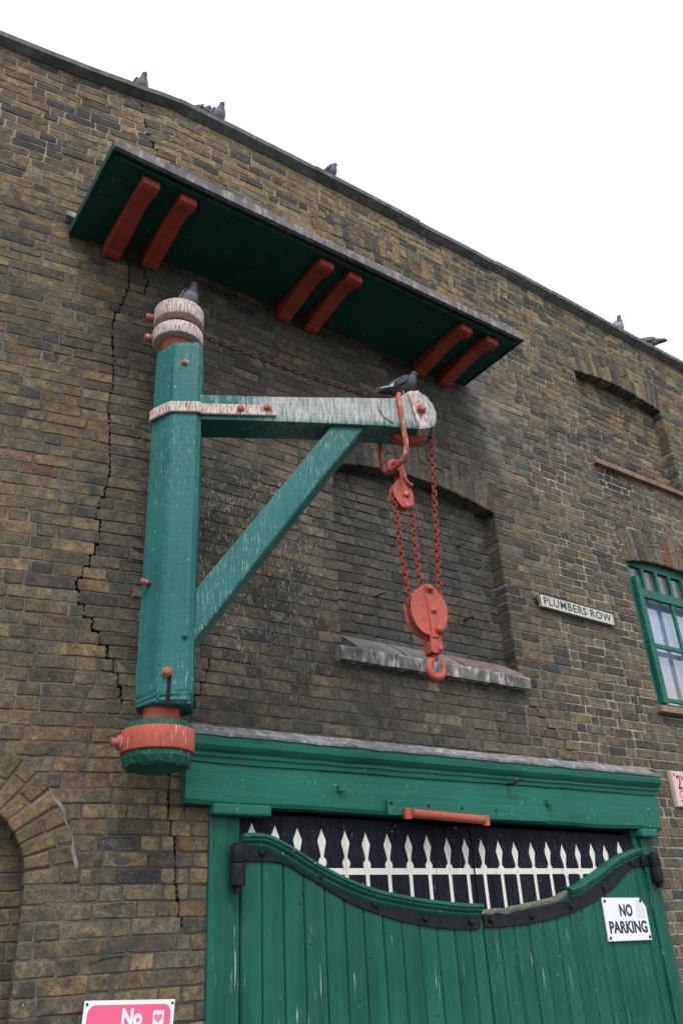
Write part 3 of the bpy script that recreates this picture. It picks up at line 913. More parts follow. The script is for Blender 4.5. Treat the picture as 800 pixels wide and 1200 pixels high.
# bearings that carry the crane
AZ = Vector((AX.x, AX.y, 0))
def ushape(rad, back, n=18):
    """circle about the crane axis as (x, y, nx, ny)"""
    out = []
    n = 40
    for i in range(n):
        a = 2*math.pi*i/n
        out.append((AX.x + rad*math.cos(a), AX.y + rad*math.sin(a), math.cos(a), math.sin(a)))
    return out
col_th = thing('collar_bearing', 'two red iron collars streaked white holding the crane post top', 'bearing', (AX.x, 0, EYE+3.3))
for (pt_, pb_) in ((345, 363), (371, 386)):
    fo = .150
    zt_ = at(208, pt_, AX.y - fo).z; zb_ = at(208, pb_, AX.y - fo).z
    mb = MB(); F_ = Matrix.Translation((AX.x, AX.y, 0)); r0 = random.Random(int(pt_))
    mb.lathe([(.104,zb_),(.143,zb_-.001),(.149,zb_+.003),(.152,zb_+.010),(.152,zt_-.012),(.149,zt_-.004),(.140,zt_),(.05,zt_+.004),(.0005,zt_+.004)], F_, 40)
    c_ = mb.build('collar', M['red_limed'], col_th, bevel=.008)
    mb = MB(); zz = (zt_+zb_)/2
    mb.cyl((AX.x-.140,-.24,zz),(AX.x-.185,-.235,zz-.004),.024,8); mb.build('bolt', M['red_worn'], c_)
cob = thing('corbel_bearing', 'round ended green timber block with red iron band under the crane post', 'bearing', (AX.x, 0, EYE+.75))
def cz(py, fo=.165): return at(187, py, AX.y - fo).z
lev = [(cz(839),.150),(cz(846),.160),(cz(876),.160),(cz(882),.164),(cz(891),.150),(cz(893),.138)]
mb = MB(); rk = random.Random(9)
rings = []
for z, rad in lev:
    us = ushape(rad, .02)
    rings.append([(x + nx*.004*rk.uniform(-1,1), y + ny*.004*rk.uniform(-1,1), z + rk.uniform(-.006,.006)*(0 if .80 < z < .93 else 1)) for x, y, nx, ny in us])
mb.prism(lambda i: rings[i], len(rings)-1)
mb.build('timber_block', M['drum_green'], cob)
mb = MB(); bz0, bz1 = cz(875), cz(847)
mb.lathe([(.158,bz0),(.172,bz0+.001),(.174,bz0+.006),(.173,bz1-.006),(.170,bz1-.001),(.158,bz1)], Matrix.Translation((AX.x, AX.y, 0)), 44)
ib_ = mb.build('iron_band', M['red_band'], cob, bevel=.003)
mb = MB(); zz = (cz(847)+cz(875))/2 - .005
mb.cyl((AX.x-.165,-.27,zz),(AX.x-.215,-.265,zz),.020,6); mb.cyl((AX.x-.165,-.27,zz),(AX.x-.185,-.268,zz),.036,14)
mb.build('bolt', M['red_worn'], ib_)

# ------------------------------------------------------------------ chains and blocks
def chain(mb, pts, pitch=.030, wr=.0052, hw=.0115):
    pts = [Vector(p) for p in pts]
    seg = [(b-a).length for a, b in zip(pts, pts[1:])]; tot = sum(seg); n = int(tot / pitch); k = 0
    up = Vector((.3,-.7,.2)).normalized()
    for i in range(n):
        d = (i + .5) * tot / n; j = 0
        while j < len(seg)-1 and d > seg[j]: d -= seg[j]; j += 1
        t = (pts[j+1]-pts[j]).normalized(); c = pts[j] + t*d
        u = (up - t*up.dot(t)).normalized(); s = t.cross(u)
        if i % 2: u, s = s, u
        tw = rnd.uniform(-.25, .25); u, s = u*math.cos(tw)+s*math.sin(tw), s*math.cos(tw)-u*math.sin(tw)
        hl = pitch/2 + wr - .001; ring = []
        for q in range(6):
            a = math.pi*q/5; ring.append(c + t*(hl - hw*.9 + math.sin(a)*hw) + u*math.cos(a)*hw)
        for q in range(6):
            a = math.pi + math.pi*q/5; ring.append(c + t*(-(hl - hw*.9) + math.sin(a)*hw) + u*math.cos(a)*hw)
        mb.tube(ring, wr, 6, closed=True)
def cw(px, py, off=0.0):
    u, z = crane(px, py, off); return crane_world(u, off, z)
shade_c = .035
mb = MB()
a = crane_world(.13, -.02, crane(240, 393, -.02)[1]); b = crane_world(SHU - .03, shade_c, SHZ + SHR + .02)
mid = (a + b)/2 - Vector((0,0,.025))
chain(mb, [a, mid, b], .034, .0058, .0125)
tag(mb.build('hoist_chain', M['rust_chain']), 'rusty brown chain slung from the post top back above the jib', 'chain')
mb = MB()
top = crane_world(SHU + SHR + .004, shade_c, SHZ - .01)
LB = cw(499, 716); UB = cw(470, 580)
XB = Vector((.985, -.17, 0)); YB = Vector((.17, .985, 0)); ZB_ = Vector((0,0,1))
lowR = LB + XB*.090 + ZB_*.03; lowL = LB - XB*.098 + ZB_*.02
upL = UB - XB*.055 - ZB_*.0; upR = UB + XB*.055 - ZB_*.06
becket = LB + ZB_*.140 - XB*.02
for p_, lb in (([top, lowR], 'red chain fall from the jib nose down to the lower pulley block'), ([upL, lowL], 'red chain fall between both pulley blocks, left one of the pair'),
               ([upR, becket], 'short red chain fall from upper pulley block to top of the lower one')):
    mb = MB(); chain(mb, p_)
    tag(mb.build('chain_fall', M['chain']), lb, 'chain', 'red chain falls of the tackle')

def plate(mb, outline, c, y0, y1):
    mb.extrude(outline, y0, y1, lambda p, t: c + XB*p[0] + ZB_*p[1] + YB*t)
def pear(w, top, bot, n=36, tilt=0.0):
    """outline: round below, drawn to a blunt point above"""
    out = []
    for i in range(n):
        a = 2*math.pi*i/n; x = math.cos(a); z = math.sin(a)
        if z > 0: px = w*x*(1 - .34*z**3); pz = top*z
        else: px = w*math.copysign(abs(x)**.93, x); pz = bot*z
        ct, s_ = math.cos(tilt), math.sin(tilt)
        out.append((px*ct - pz*s_, px*s_ + pz*ct))
    return out
def bossed(mb, c, x, z, y, r=.014, h=.016):
    mb.cyl(c + XB*x + ZB_*z + YB*y, c + XB*x + ZB_*z + YB*(y-h*.45), r*1.3, 14); mb.cyl(c + XB*x + ZB_*z + YB*(y-h*.4), c + XB*x + ZB_*z + YB*(y-h), r*.85, 8)

YB = YB * .74
low = thing('lower_pulley_block', 'large red pear shaped pulley block hanging low with an open hook', 'pulley block', (LB.x, LB.y, LB.z+EYE))
for y0, y1, in ((-.050,-.040), (.040,.050)):
    mb = MB(); plate(mb, pear(.113, .142, .150, tilt=-.05), LB, y0, y1); ck = mb.build('cheek_plate', M['red'], low, bevel=.003)
    if y0 < 0:
        mb = MB(); bossed(mb, LB, .006, .112, -.062, .018, .022); mb.build('bolt', M['red'], ck); mb = MB(); bossed(mb, LB, .018, -.01, -.062, .015, .012); mb.build('bolt', M['red'], ck)
        mb = MB(); mb.cyl(LB+XB*.028+ZB_*-.118+YB*-.055, LB+XB*.055+ZB_*-.118+YB*-.085, .022, 12); mb.build('bolt', M['red'], ck)
        mb = MB()
        mb.extrude([(-.020,.132),(.022,.135),(.036,-.16),(-.004,-.16)], -.051, -.061, lambda p, t: LB + XB*p[0] + ZB_*p[1] + YB*t)
        mb.build('side_strap', M['red'], ck, bevel=.002)
mb = MB()
for r0, r1, y0, y1 in ((.104,.104,-.038,-.028),(.104,.08,-.028,0),(.08,.104,0,.028),(.104,.104,.028,.038)):
    mb.tube([LB+YB*y0, LB+YB*y1], lambda i, r0=r0, r1=r1: (r0,r1)[i], 32)
mb.build('sheave', M['red_worn'], low)
SH = LB + XB*.022 - ZB_*.195
mb = MB()
plate(mb, [(-.034,.07),(.034,.07),(.036,-.035),(.026,-.048),(-.026,-.048),(-.036,-.035)], SH, -.052, -.038)
plate(mb, [(-.034,.07),(.034,.07),(.036,-.035),(.026,-.048),(-.026,-.048),(-.036,-.035)], SH, .038, .052)
plate(mb, [(-.033,.02),(.033,.02),(.034,-.042),(-.034,-.042)], SH, -.0379, .0379)
bossed(mb, SH, .016, -.022, -.053, .013, .018)
mb.build('shank', M['red'], low, bevel=.003)
HK = SH + XB*.004 - ZB_*.118
mb = MB(); pts = [SH + ZB_*-.035 + XB*.008, SH + ZB_*-.060 + XB*.002]
for i in range(17):
    a = R(118 + i*(262/16)); pts.append(HK + XB*math.cos(a)*.044 + ZB_*math.sin(a)*.048)
pts.append(HK + XB*.049 + ZB_*.042)
nn = len(pts)
mb.tube(pts, lambda i: .0165 + .004*math.sin(i/nn*math.pi) - (.009*max(0, (i-nn+7)/6) if i > nn-7 else 0), 12)
mb.build('hook', M['red'], low)

upb = thing('upper_pulley_block', 'small red pulley block hooked on the iron stirrup under the jib', 'pulley block', (UB.x, UB.y, UB.z+EYE))
for y0, y1 in ((-.036,-.028), (.028,.036)):
    mb = MB(); plate(mb, pear(.064, .088, .098, tilt=.2), UB, y0, y1); ck = mb.build('cheek_plate', M['red'], upb, bevel=.003)
    if y0 < 0:
        mb = MB(); bossed(mb, UB, .012, -.012, -.037, .017, .022); mb.build('bolt', M['red_worn'], ck); mb = MB(); bossed(mb, UB, .02, -.085, -.037, .014, .018); mb.build('bolt', M['red_worn'], ck)
mb = MB()
for r0, r1, y0, y1 in ((.060,.060,-.026,-.018),(.060,.046,-.018,0),(.046,.060,0,.018),(.060,.060,.018,.026)):
    mb.tube([UB+YB*y0, UB+YB*y1], lambda i, r0=r0, r1=r1: (r0,r1)[i], 28)
mb.build('sheave', M['red_worn'], upb)
mb = MB()
for y in (-.044, .037): plate(mb, [(-.018,.175),(.020,.175),(.030,.0),(.022,-.09),(-.002,-.09),(-.010,.0)], UB, y, y+.007)
plate(mb, [(-.026,.175),(.028,.175),(.028,.145),(-.026,.145)], UB, -.0368, .0368)
mb.build('strap', M['red'], upb, bevel=.002)
mb = MB(); pts = [UB + ZB_*.15 + XB*.0, UB + ZB_*.18 + XB*.012]
hc = cw(463, 549)
hc = UB + XB*XB.dot(hc-UB) + YB*YB.dot(hc-UB)*1.0 + ZB_*(hc.z-UB.z)
for i in range(14):
    a = R(-50 + i*20); pts.append(hc + XB*math.cos(a)*.044 + ZB_*(math.sin(a)*.046 - .004))
mb.tube(pts, lambda i: .019 - (.008*max(0,(i-11)/4)), 12)
mb.build('hook', M['red'], upb)
mb = MB(); mb.tube([UB+XB*.015+ZB_*.13+YB*-.05, UB+XB*.012+ZB_*.09+YB*-.055, UB+XB*.03+ZB_*.06+YB*-.055, UB+XB*.055+ZB_*.05+YB*-.055], .010, 8); mb.build('latch', M['red_worn'], upb)

# ------------------------------------------------------------------ gateway
gs = thing('gate_surround', 'moulded green timber gate surround with beam, cornice and lead flashing', 'gateway', (0, 0, 0))
mb = MB()
rg = random.Random(21)
def beam(i, n=60, x0=1.865, x1=5.735):
    x = x0 + (x1-x0)*i/n
    zb = .665 - .045*(x-x0)/(x1-x0) + .012*noise.noise(Vector((x*2.1,0,0))) + (.0 if x > 2.35 else .0)
    j = .003*noise.noise(Vector((x*6,3,0)))
    return [(x,.10,zb),(x,-.045+j,zb),(x,-.056+j,zb+.020),(x,-.056+j,.868),(x,.10,.868)]
mb.prism(beam, 60); mb.build('beam', M['lintel_green'], gs)
mb = MB()
cprof = [(.02,.870),(-.066,.870),(-.070,.892),(-.080,.902),(-.080,.918),(-.096,.930),(-.112,.950),(-.116,.978),(-.116,1.000),(.02,1.018)]
mb.prism(lambda i: [(1.845+(5.755-1.845)*i/60, y + .003*noise.noise(Vector((i*.5,y*20,0))), z + .004*noise.noise(Vector((i*.35,z*20,7)))) for y, z in cprof], 60)
cor = mb.build('cornice', M['lintel_green'], gs)
mb = MB()
def flash(i, n=80):
    x = 1.80 + (5.755-1.80)*i/n; j = .007*noise.noise(Vector((x*7,1,2))); k = .006*noise.noise(Vector((x*11,4,2)))
    return [(x,-.004,1.022),(x,-.119+k*.4,1.002),(x,-.124+k*.4,.998+j),(x,-.126+k*.4,1.012+j*.3),(x,-.090,1.026),(x,-.012+k*.3,1.075+j),(x,-.002,1.075+j)]
mb.prism(flash, 80); mb.build('lead_flashing', M['lead'], gs)
for (a, b, c0, c1) in ((2.025, 2.205, 2.018, 2.36), (5.49, 5.62, 5.46, 5.645)):
    mb = MB(); mb.box((a, -.02, ZB), (b-.08 if a < 3 else b, .10, .655)); 
    if a < 3: mb.box((b-.078, -.005, ZB), (b, .10, .655))
    else: mb.box((a-.055, .0, ZB), (a-.002, .10, .64))
    mb.build('jamb', M['gate_green'], gs, bevel=.006)
    mb = MB(); zt_ = .664 if a < 3 else .622
    mb.box((c0, -.072, zt_-.052), (c1, .05, zt_+.004)); mb.build('cap_block', M['lintel_green'], gs, bevel=.012)
mb = MB(); a, b = at(453,937,-.075), at(640,948,-.075)
mb.add([(a.x,-.06,a.z),(b.x,-.06,b.z+.01),(b.x,-.06,b.z-.082),(a.x,-.06,a.z-.085),(a.x,-.078,a.z),(b.x,-.078,b.z+.01),(b.x,-.078,b.z-.082),(a.x,-.078,a.z-.085)],
       [(4,5,6,7),(0,1,5,4),(1,2,6,5),(2,3,7,6),(3,0,4,7)])
bk = mb.build('backing_board', M['lintel_green'], gs, bevel=.003)
mb = MB(); a, b = at(483,953,-.105), at(567,961,-.105); mb.tube([a, a.lerp(b,.02), a.lerp(b,.98), b], lambda i: (.020,.026,.026,.020)[i], 18)
rbar = mb.build('roller_bar', M['red'], bk)
for (q, sgn) in ((a,-1),(b,1)):
    mb = MB(); mb.box((min(q.x, q.x+sgn*.05), -.105, q.z-.032), (max(q.x, q.x+sgn*.05), -.0785, q.z+.030))
    mb.build('bar_bracket', M['red'], rbar, bevel=.004)
def stud(mb, p, r=.011, h=.01):
    mb.lathe([(r,0),(r*.95,h*.5),(r*.55,h*.9),(r*.1,h)], Matrix.Translation(p) @ Matrix.Rotation(R(90),4,'X'), 10)
for px, py in ((458,941),(502,944),(541,947),(581,950)): mb = MB(); stud(mb, at(px,py,-.078), .008, .01); mb.build('screw', M['iron'], bk)
for px, py in ((398,925),(641,941)):
    mb = MB(); p = at(px, py, -.057); mb.box(p - Vector((.028,.0,.022)), p + Vector((.028,.004,.022))); mb.box((p.x-.022,-.085,p.z-.016),(p.x-.008,-.058,p.z+.016)); mb.box((p.x-.0075,-.085,p.z-.016),(p.x+.024,-.073,p.z+.004))
    mb.build('staple', M['lintel_green'], gs, bevel=.003)
mb = MB(); p = at(595,919,-.06); mb.tube([p, p+Vector((-.02,-.05,-.01)), p+Vector((.03,-.07,.015)), p+Vector((.06,-.07,.02))], .009, 8); mb.build('hook', M['iron'], gs)

def interp(pts, x):
    if x <= pts[0][0]: return pts[0][1]
    for (a, za), (b, zb) in zip(pts, pts[1:]):
        if x <= b:
            t = (x-a)/(b-a); return za + (zb-za)*t
    return pts[-1][1]
def smoothline(pts, n=44):
    # Catmull-Rom through the survey points
    P = [Vector(p) for p in pts]; P = [P[0]*2-P[1]] + P + [P[-1]*2-P[-2]]; out = []
    m = len(P)-3
    for i in range(n+1):
        t = i/n*m; k = min(int(t), m-1); t -= k
        a, b, c, d = P[k:k+4]
        out.append(tuple(.5*((2*b)+(c-a)*t+(2*a-5*b+4*c-d)*t*t+(3*b-a-3*c+d)*t**3)))
    return out
W = lambda pts, y: [(at(px,py,y).x, at(px,py,y).z) for px, py in pts]
SEAM = 3.858
leafs = [
 dict(x0=2.215, x1=SEAM-.004, hinge=2.165, hz=at(272,1012,-.04).z,
      top=W(((285,976),(312,977),(340,990),(380,1015),(430,1038),(480,1050),(530,1057),(564,1059)), -.03),
      strap=W(((278,999),(330,1002),(365,1020),(415,1050),(470,1070),(520,1079),(563,1081)), -.01),
      label='left leaf of the green plank gate with a whole swept moulding'),
 dict(x0=SEAM+.004, x1=5.480, hinge=5.555, hz=at(764,1016,-.04).z,
      top=W(((566,1062),(600,1058),(650,1047),(690,1028),(722,1004),(748,993)), -.03),
      strap=W(((567,1079),(620,1074),(670,1061),(712,1037),(736,1012),(757,1007)), -.01),
      label='right leaf of the green plank gate with broken moulding and white notice'),
]
BT = lambda x: .640 - .050*(x-2.21)/3.28      # top of the black boards
spikes = []
tips = [(310,964),(346,969),(376,971),(404,974),(429,976),(453,978),(477,979),(500,980),(522,981),(543,982),(564,983),(582,984),(603,986),(621,986.5),(640,987),(658,988),(675,989),(692,989.5),(708,990),(723,986)]
tips = [(322,967),(349,969),(376,971),(404,974),(429,976),(453,978),(477,979),(500,980),(522,981),(543,982),(563,983),(583,984),(602,986),(621,986.5),(640,987),(658,988),(675,989),(692,989.5),(708,989),(723,986)]
tips = [(296,963)] + tips
for lf in leafs:
    cx = lf['hinge']
    leaf = thing('gate_leaf', lf['label'], 'gate', (cx, 0, 0), 0, 'pair of gate leaves')
    tl = smoothline(lf['top']); sl_ = smoothline(lf['strap'])
    # planks
    mb = MB(); x = lf['x0']; r_ = random.Random(int(cx*10))
    while x < lf['x1'] - .02:
        w = min(.128 + r_.uniform(-.004,.004), lf['x1'] - x)
        if lf['x1'] - x - w < .05: w = lf['x1'] - x
        y = r_.uniform(0, .003); g = .0028
        za, zb = interp(tl, x) - .045, interp(tl, x+w) - .045
        xa, xb = x + g, x + w - g
        vs = [(xa,y+.006,ZB+.05),(xa+.006,y,ZB+.05),(xb-.006,y,ZB+.05),(xb,y+.006,ZB+.05),(xb,.05,ZB+.05),(xa,.05,ZB+.05)]
        top = [za, za, zb, zb, zb, za]
        mb.add(vs + [(v[0], v[1], t) for v, t in zip(vs, top)], [(i,(i+1)%6,(i+1)%6+6,i+6) for i in range(6)] + [(0,1,2,3,4,5),(6,7,8,9,10,11)])
        x += w
    pk = mb.build('plank_panel', M['gate_green'], leaf)
    mb = MB(); mb.box((lf['x0'],.052,ZB+.05),(lf['x1'],.07,.40)); mb.build('back_board', M['dark_gap'], leaf)
    # black boards behind the swept top
    mb = MB(); x = lf['x0']
    while x < lf['x1'] - .01:
        w = min(.13, lf['x1'] - x); z0 = min(interp(tl, x), interp(tl, x+w), interp(tl, x+w/2)) - .09
        t0 = BT(x) + r_.uniform(-.003,.003)
        mb.add([(x+.0015,.028,z0),(x+w-.0015,.028,z0),(x+w-.0015,.028,t0-.002),(x+.0015,.028,t0),(x+.0015,.049,z0),(x+w-.0015,.049,z0),(x+w-.0015,.049,t0-.002),(x+.0015,.049,t0)],
               [(0,1,2,3),(4,5,6,7),(0,1,5,4),(1,2,6,5),(2,3,7,6),(3,0,4,7)])
        x += w
    bb = mb.build('black_board', M['black_board'], leaf)
    # painted railing: thin cut-out boards, 3 mm proud
    y0, y1 = .0278, .0264
    def flat(poly):
        n_ = len(poly); mb = MB()
        mb.add([(x,y1,z) for x, z in poly] + [(x,y0,z) for x, z in poly], [tuple(range(n_))] + [(i,(i+1)%n_,(i+1)%n_+n_,i+n_) for i in range(n_)])
        mb.build('painted_spike', M['white_paint'], bb)
    for px, py in tips:
        p = at(px + rg.uniform(-1,1), py + rg.uniform(-1.6,1.6), .024)
        if not (lf['x0'] < p.x < lf['x1']): continue
        zt_ = p.z; zl = interp(tl, p.x) - .03
        f = 1.0; q = lambda h, w: (w, zt_ - h)
        prof = [(0,.0),(.03,.012),(.058,.026),(.072,.027),(.095,.020),(.135,.010),(.148,.011),(.156,.021),(.172,.027),(.190,.022),(.200,.0125),(.50,.0125)]
        Ls, Rs = [], []
        for h, w in prof:
            z = zt_ - h
            if z < zl:
                # cut at the moulding
                hp, wp = prof[max(0, prof.index((h,w))-1)]; tt = ((zt_-zl)-hp)/max(1e-6,h-hp); w = wp+(w-wp)*tt; z = zl
                Ls.append((p.x-w, z)); Rs.append((p.x+w, z)); break
            Ls.append((p.x-w, z)); Rs.append((p.x+w, z))
        if len(Ls) > 2: flat(Ls[::-1] + Rs[1:] if Ls[0] == Rs[0] else Ls[::-1] + Rs)
    ra, rb_ = at(384,1016,.024), at(705,1024,.024)
    xs = [max(lf['x0']+.003, 2.66), min(lf['x1']-.003, 5.02)]
    rz = lambda x: .352 + (.350-.352)*(x-2.7)/2.2
    k = 24; mb = MB()
    seg_pts = [xs[0] + (xs[1]-xs[0])*i/k for i in range(k+1)]
    for a_, b_ in zip(seg_pts, seg_pts[1:]):
        c_ = lambda x, o: max(rz(x)+o, interp(tl, x)-.035)
        if c_(a_, .017) - c_(a_, -.017) < .004 and c_(b_, .017) - c_(b_, -.017) < .004: continue
        y1_, y0_ = .0259, .0278
        vs = [(a_,y1_,c_(a_,-.017)),(b_,y1_,c_(b_,-.017)),(b_,y1_,c_(b_,.017)),(a_,y1_,c_(a_,.017))]
        mb.add(vs, [(0,1,2,3)])
    mb.build('painted_rail', M['white_paint'], bb)
    # swept moulding
    broken = cx > 4
    prof = [(.026,.030),(-.030,.030),(-.046,.022),(-.050,.010),(-.040,.002),(-.040,-.006),(-.032,-.014),(-.022,-.020),(-.022,-.030),(-.010,-.044),(.0,-.050),(.026,-.050)]
    if broken:
        tb = [p for p in tl if p[0] > 4.62]; tb0 = [p for p in tl if p[0] < 4.66]
    else: tb = tl
    def sweep(line, prof, rough=0):
        def rg_(i):
            a_ = Vector(line[max(0,i-1)]); b_ = Vector(line[min(len(line)-1,i+1)]); t = (b_-a_).normalized(); n_ = Vector((-t.y,t.x))
            jj = rough*noise.noise(Vector((line[i][0]*9,0,0)))
            return [(line[i][0]+n_.x*(h-.030), y+jj, line[i][1]+n_.y*(h-.030+jj)) for y, h in prof]
        mb.prism(rg_, len(line)-1)
    mb = MB(); sweep(tb, prof, .008 if broken else .002)
    mo = mb.build('moulding', M['gate_green'], leaf)
    if broken:
        # bare core where the moulding has come away
        mb = MB(); sweep(tb0, [(.026,.012),(-.006,.012),(-.012,-.002),(-.010,-.018),(.0,-.03),(.026,-.03)], .012); mb.build('bare_core', M['bare'], mo)
    # iron strap
    mb = MB(); hw_ = [.040]*len(sl_)
    def srg(i):
        a_ = Vector(sl_[max(0,i-1)]); b_ = Vector(sl_[min(len(sl_)-1,i+1)]); t = (b_-a_).normalized(); n_ = Vector((-t.y,t.x))
        e = min(i, len(sl_)-1-i); seam_end = (i > len(sl_)/2) if cx < 4 else (i < len(sl_)/2)
        h = .040 if not (seam_end and e < 1) else .030
        p = Vector(sl_[i]); return [(p.x-n_.x*h,-.010,p.y-n_.y*h),(p.x+n_.x*h,-.010,p.y+n_.y*h),(p.x+n_.x*h,-.002,p.y+n_.y*h),(p.x-n_.x*h,-.002,p.y-n_.y*h)]
    mb.prism(srg, len(sl_)-1)
    sp_ = mb.build('iron_strap', M['iron'], leaf, bevel=.003)
    for px, py in (((307,1001),(376,1043),(440,1069),(498,1080),(552,1083)) if cx < 4 else ((575,1080),(622,1071),(667,1058),(707,1039),(737,1008))):
        p = at(px, py, -.010); q = (p.x, interp(sl_, p.x)); mb = MB(); stud(mb, Vector((p.x,-.0105,q[1])), .019, .018); mb.build('rivet', M['iron'], sp_)
    # hinge knuckle
    mb = MB(); hz = lf['hz']
    mb.cyl((cx,-.055,hz-.105),(cx,-.055,hz+.0),.040,20); mb.cyl((cx,-.055,hz+.003),(cx,-.055,hz+.085),.038,20); mb.cyl((cx,-.055,hz+.085),(cx,-.055,hz+.098),.022,14)
    mb.cyl((cx+.005,-.055,hz-.135),(cx,-.055,hz-.105),.024,14)
    dirx = 1 if cx < 4 else -1
    xe = lf['x0']+.03 if cx < 4 else lf['x1']-.03
    mb.box((min(cx, xe), -.030, interp(sl_, xe)-.039), (max(cx, xe), -.0115, interp(sl_, xe)+.039))
    mb.build('hinge', M['iron'], leaf, bevel=.004)
    for _ in range(7):
        xx = r_.uniform(lf['x0']+.05, lf['x1']-.05); zz = r_.uniform(-.9, interp(sl_, xx)-.1); mb = MB(); stud(mb, Vector((xx,.003,zz)), .006, .005); mb.build('nail', M['iron'], pk)

# ------------------------------------------------------------------ signs
def text(body, size, mat, name, parent, frame, ext=.001, bold=0.0, sx=1.0, align='CENTER', spacing=1.0, fit=None):
    cu = bpy.data.curves.new(name, 'FONT'); cu.body = body; cu.size = size; cu.extrude = ext; cu.offset = bold
    cu.align_x = align; cu.align_y = 'CENTER'; cu.space_character = spacing; cu.resolution_u = 4
    tmp = bpy.data.objects.new('tmp', cu); col.objects.link(tmp)
    bpy.context.view_layer.update()
    me = bpy.data.meshes.new_from_object(tmp.evaluated_get(bpy.context.evaluated_depsgraph_get()))
    bpy.data.objects.remove(tmp); bpy.data.curves.remove(cu)
    if fit: xs_ = [v.co.x for v in me.vertices]; sx = fit / (max(xs_) - min(xs_))
    me.name = name; me.transform(frame @ Matrix.Diagonal((sx,1,1,1)))
    me.materials.clear(); me.materials.append(mat)
    o = bpy.data.objects.new(name, me); col.objects.link(o); o.parent = parent
    return o
def wall_frame(x, y, z, rx=0.0, rz=0.0):
    """text stands upright on a wall plane facing -y"""
    return Matrix.Translation((x,y,z)) @ Matrix.Rotation(rz,4,'Z') @ Matrix.Rotation(rx,4,'Y') @ Matrix.Rotation(R(90),4,'X')
def slab(mb, w, h, t, frame, corner=0.0, n=5, cut=None):
    pts = []
    if corner:
        for cxs, czs, a0 in ((1,1,0),(-1,1,90),(-1,-1,180),(1,-1,270)):
            for i in range(n+1):
                a = R(a0 + 90*i/n); pts.append((cxs*(w/2-corner)+math.cos(a)*corner, czs*(h/2-corner)+math.sin(a)*corner))
    else: pts = [(w/2,h/2),(-w/2,h/2),(-w/2,-h/2),(w/2,-h/2)]
    if cut: pts = cut
    mb.extrude(pts, 0, t, lambda p, s: frame @ Vector((p[0], p[1], s)))

# street nameplate
p0, p1, p2 = at(628,695,-.02), at(718,720,-.02), at(630,709,-.02)
cxn, czn = (p0.x+p1.x)/2, (p0.z+p1.z)/2 - .052; wn_ = p1.x - p0.x; hn = .118
np_ = thing('street_nameplate', 'cream cast street nameplate reading PLUMBERS ROW on the brick wall', 'street sign', (cxn, -.012, czn+EYE))
tilt = math.atan2(p0.z-p1.z, wn_)
fr = wall_frame(0,0,0,tilt)
mb = MB(); slab(mb, wn_-.03, hn, .016, fr); mb.build('plate', M['cream'], np_, local=True, bevel=.003)
mb = MB()
for sx_, sy_, w_, h_ in ((0,hn/2-.002,wn_-.03,.006),(0,-hn/2+.002,wn_-.03,.006),(-(wn_-.03)/2+.002,0,.006,hn-.011),((wn_-.03)/2-.002,0,.006,hn-.011)):
    slab(mb, w_, h_, .008, fr @ Matrix.Translation((sx_,sy_,.0165)))
mb.build('raised_border', M['plate_ink'], np_, local=True, bevel=.002)
mb = MB()
for s_ in (-1,1): mb = MB(); slab(mb, .05, .06, .012, fr @ Matrix.Translation((s_*(wn_/2-.008),0,-.001)), .022); mb.build('lug', M['plate_ink'], np_, local=True, bevel=.002)
text('PLUMBERS ROW', .092, M['plate_ink'], 'lettering', np_, fr @ Matrix.Translation((0,-.002,.0172)), .001, .0006, fit=(wn_-.03)*.90, spacing=1.12)

# no parking
q0, q1, q2 = at(707,1052,-.02), at(756,1052,-.02), at(712,1103,-.02)
wq, hq = q1.x-q0.x, .285
tl_ = math.atan2(q0.z-q1.z, wq)
q3 = at(763,1102,-.02); hq = ((q0.z-q2.z)+(q1.z-q3.z))/2
cq = ((q0.x+q1.x+q2.x+q3.x)/4, (q0.z+q1.z+q2.z+q3.z)/4); wq = ((q1.x-q0.x)+(q3.x-q2.x))/2
ps = thing('no_parking_sign', 'white enamel NO PARKING notice screwed to the right gate leaf', 'sign', (cq[0], -.004, cq[1]+EYE))
fr = wall_frame(0,0,0,tl_)
mb = MB(); w, h = wq/2, hq/2
slab(mb, 0,0,.012, fr, cut=[(w-.055,h),(-w,h),(-w,-h),(w,-h),(w,h-.055)]); mb.build('plate', M['enamel'], ps, local=True, bevel=.002)
fz = fr @ Matrix.Translation((0,0,.0128))
text('NO', .098, M['navy'], 'lettering', ps, fz @ Matrix.Translation((.0,.050,0)), .0006, .0035, .90)
text('PARKING', .098, M['navy'], 'lettering', ps, fz @ Matrix.Translation((.0,-.052,0)), .0006, .0035, fit=wq*.88)
mb = MB(); slab(mb, .085, .105, .0006, fz @ Matrix.Translation((.155,.06,0))); mb.build('sticker_ghost', M['grey_patch'], ps, local=True)
for sx_, sz_ in ((-1,1),(1,1),(-1,-1),(1,-1)): mb = MB(); mb.lathe([(.011,0),(.009,.004),(.002,.006)], fz @ Matrix.Translation((sx_*(w-.02) - (.035 if (sx_,sz_)==(1,1) else 0), sz_*(h-.02),0)), 10); mb.build('screw', M['iron'], ps, local=True)

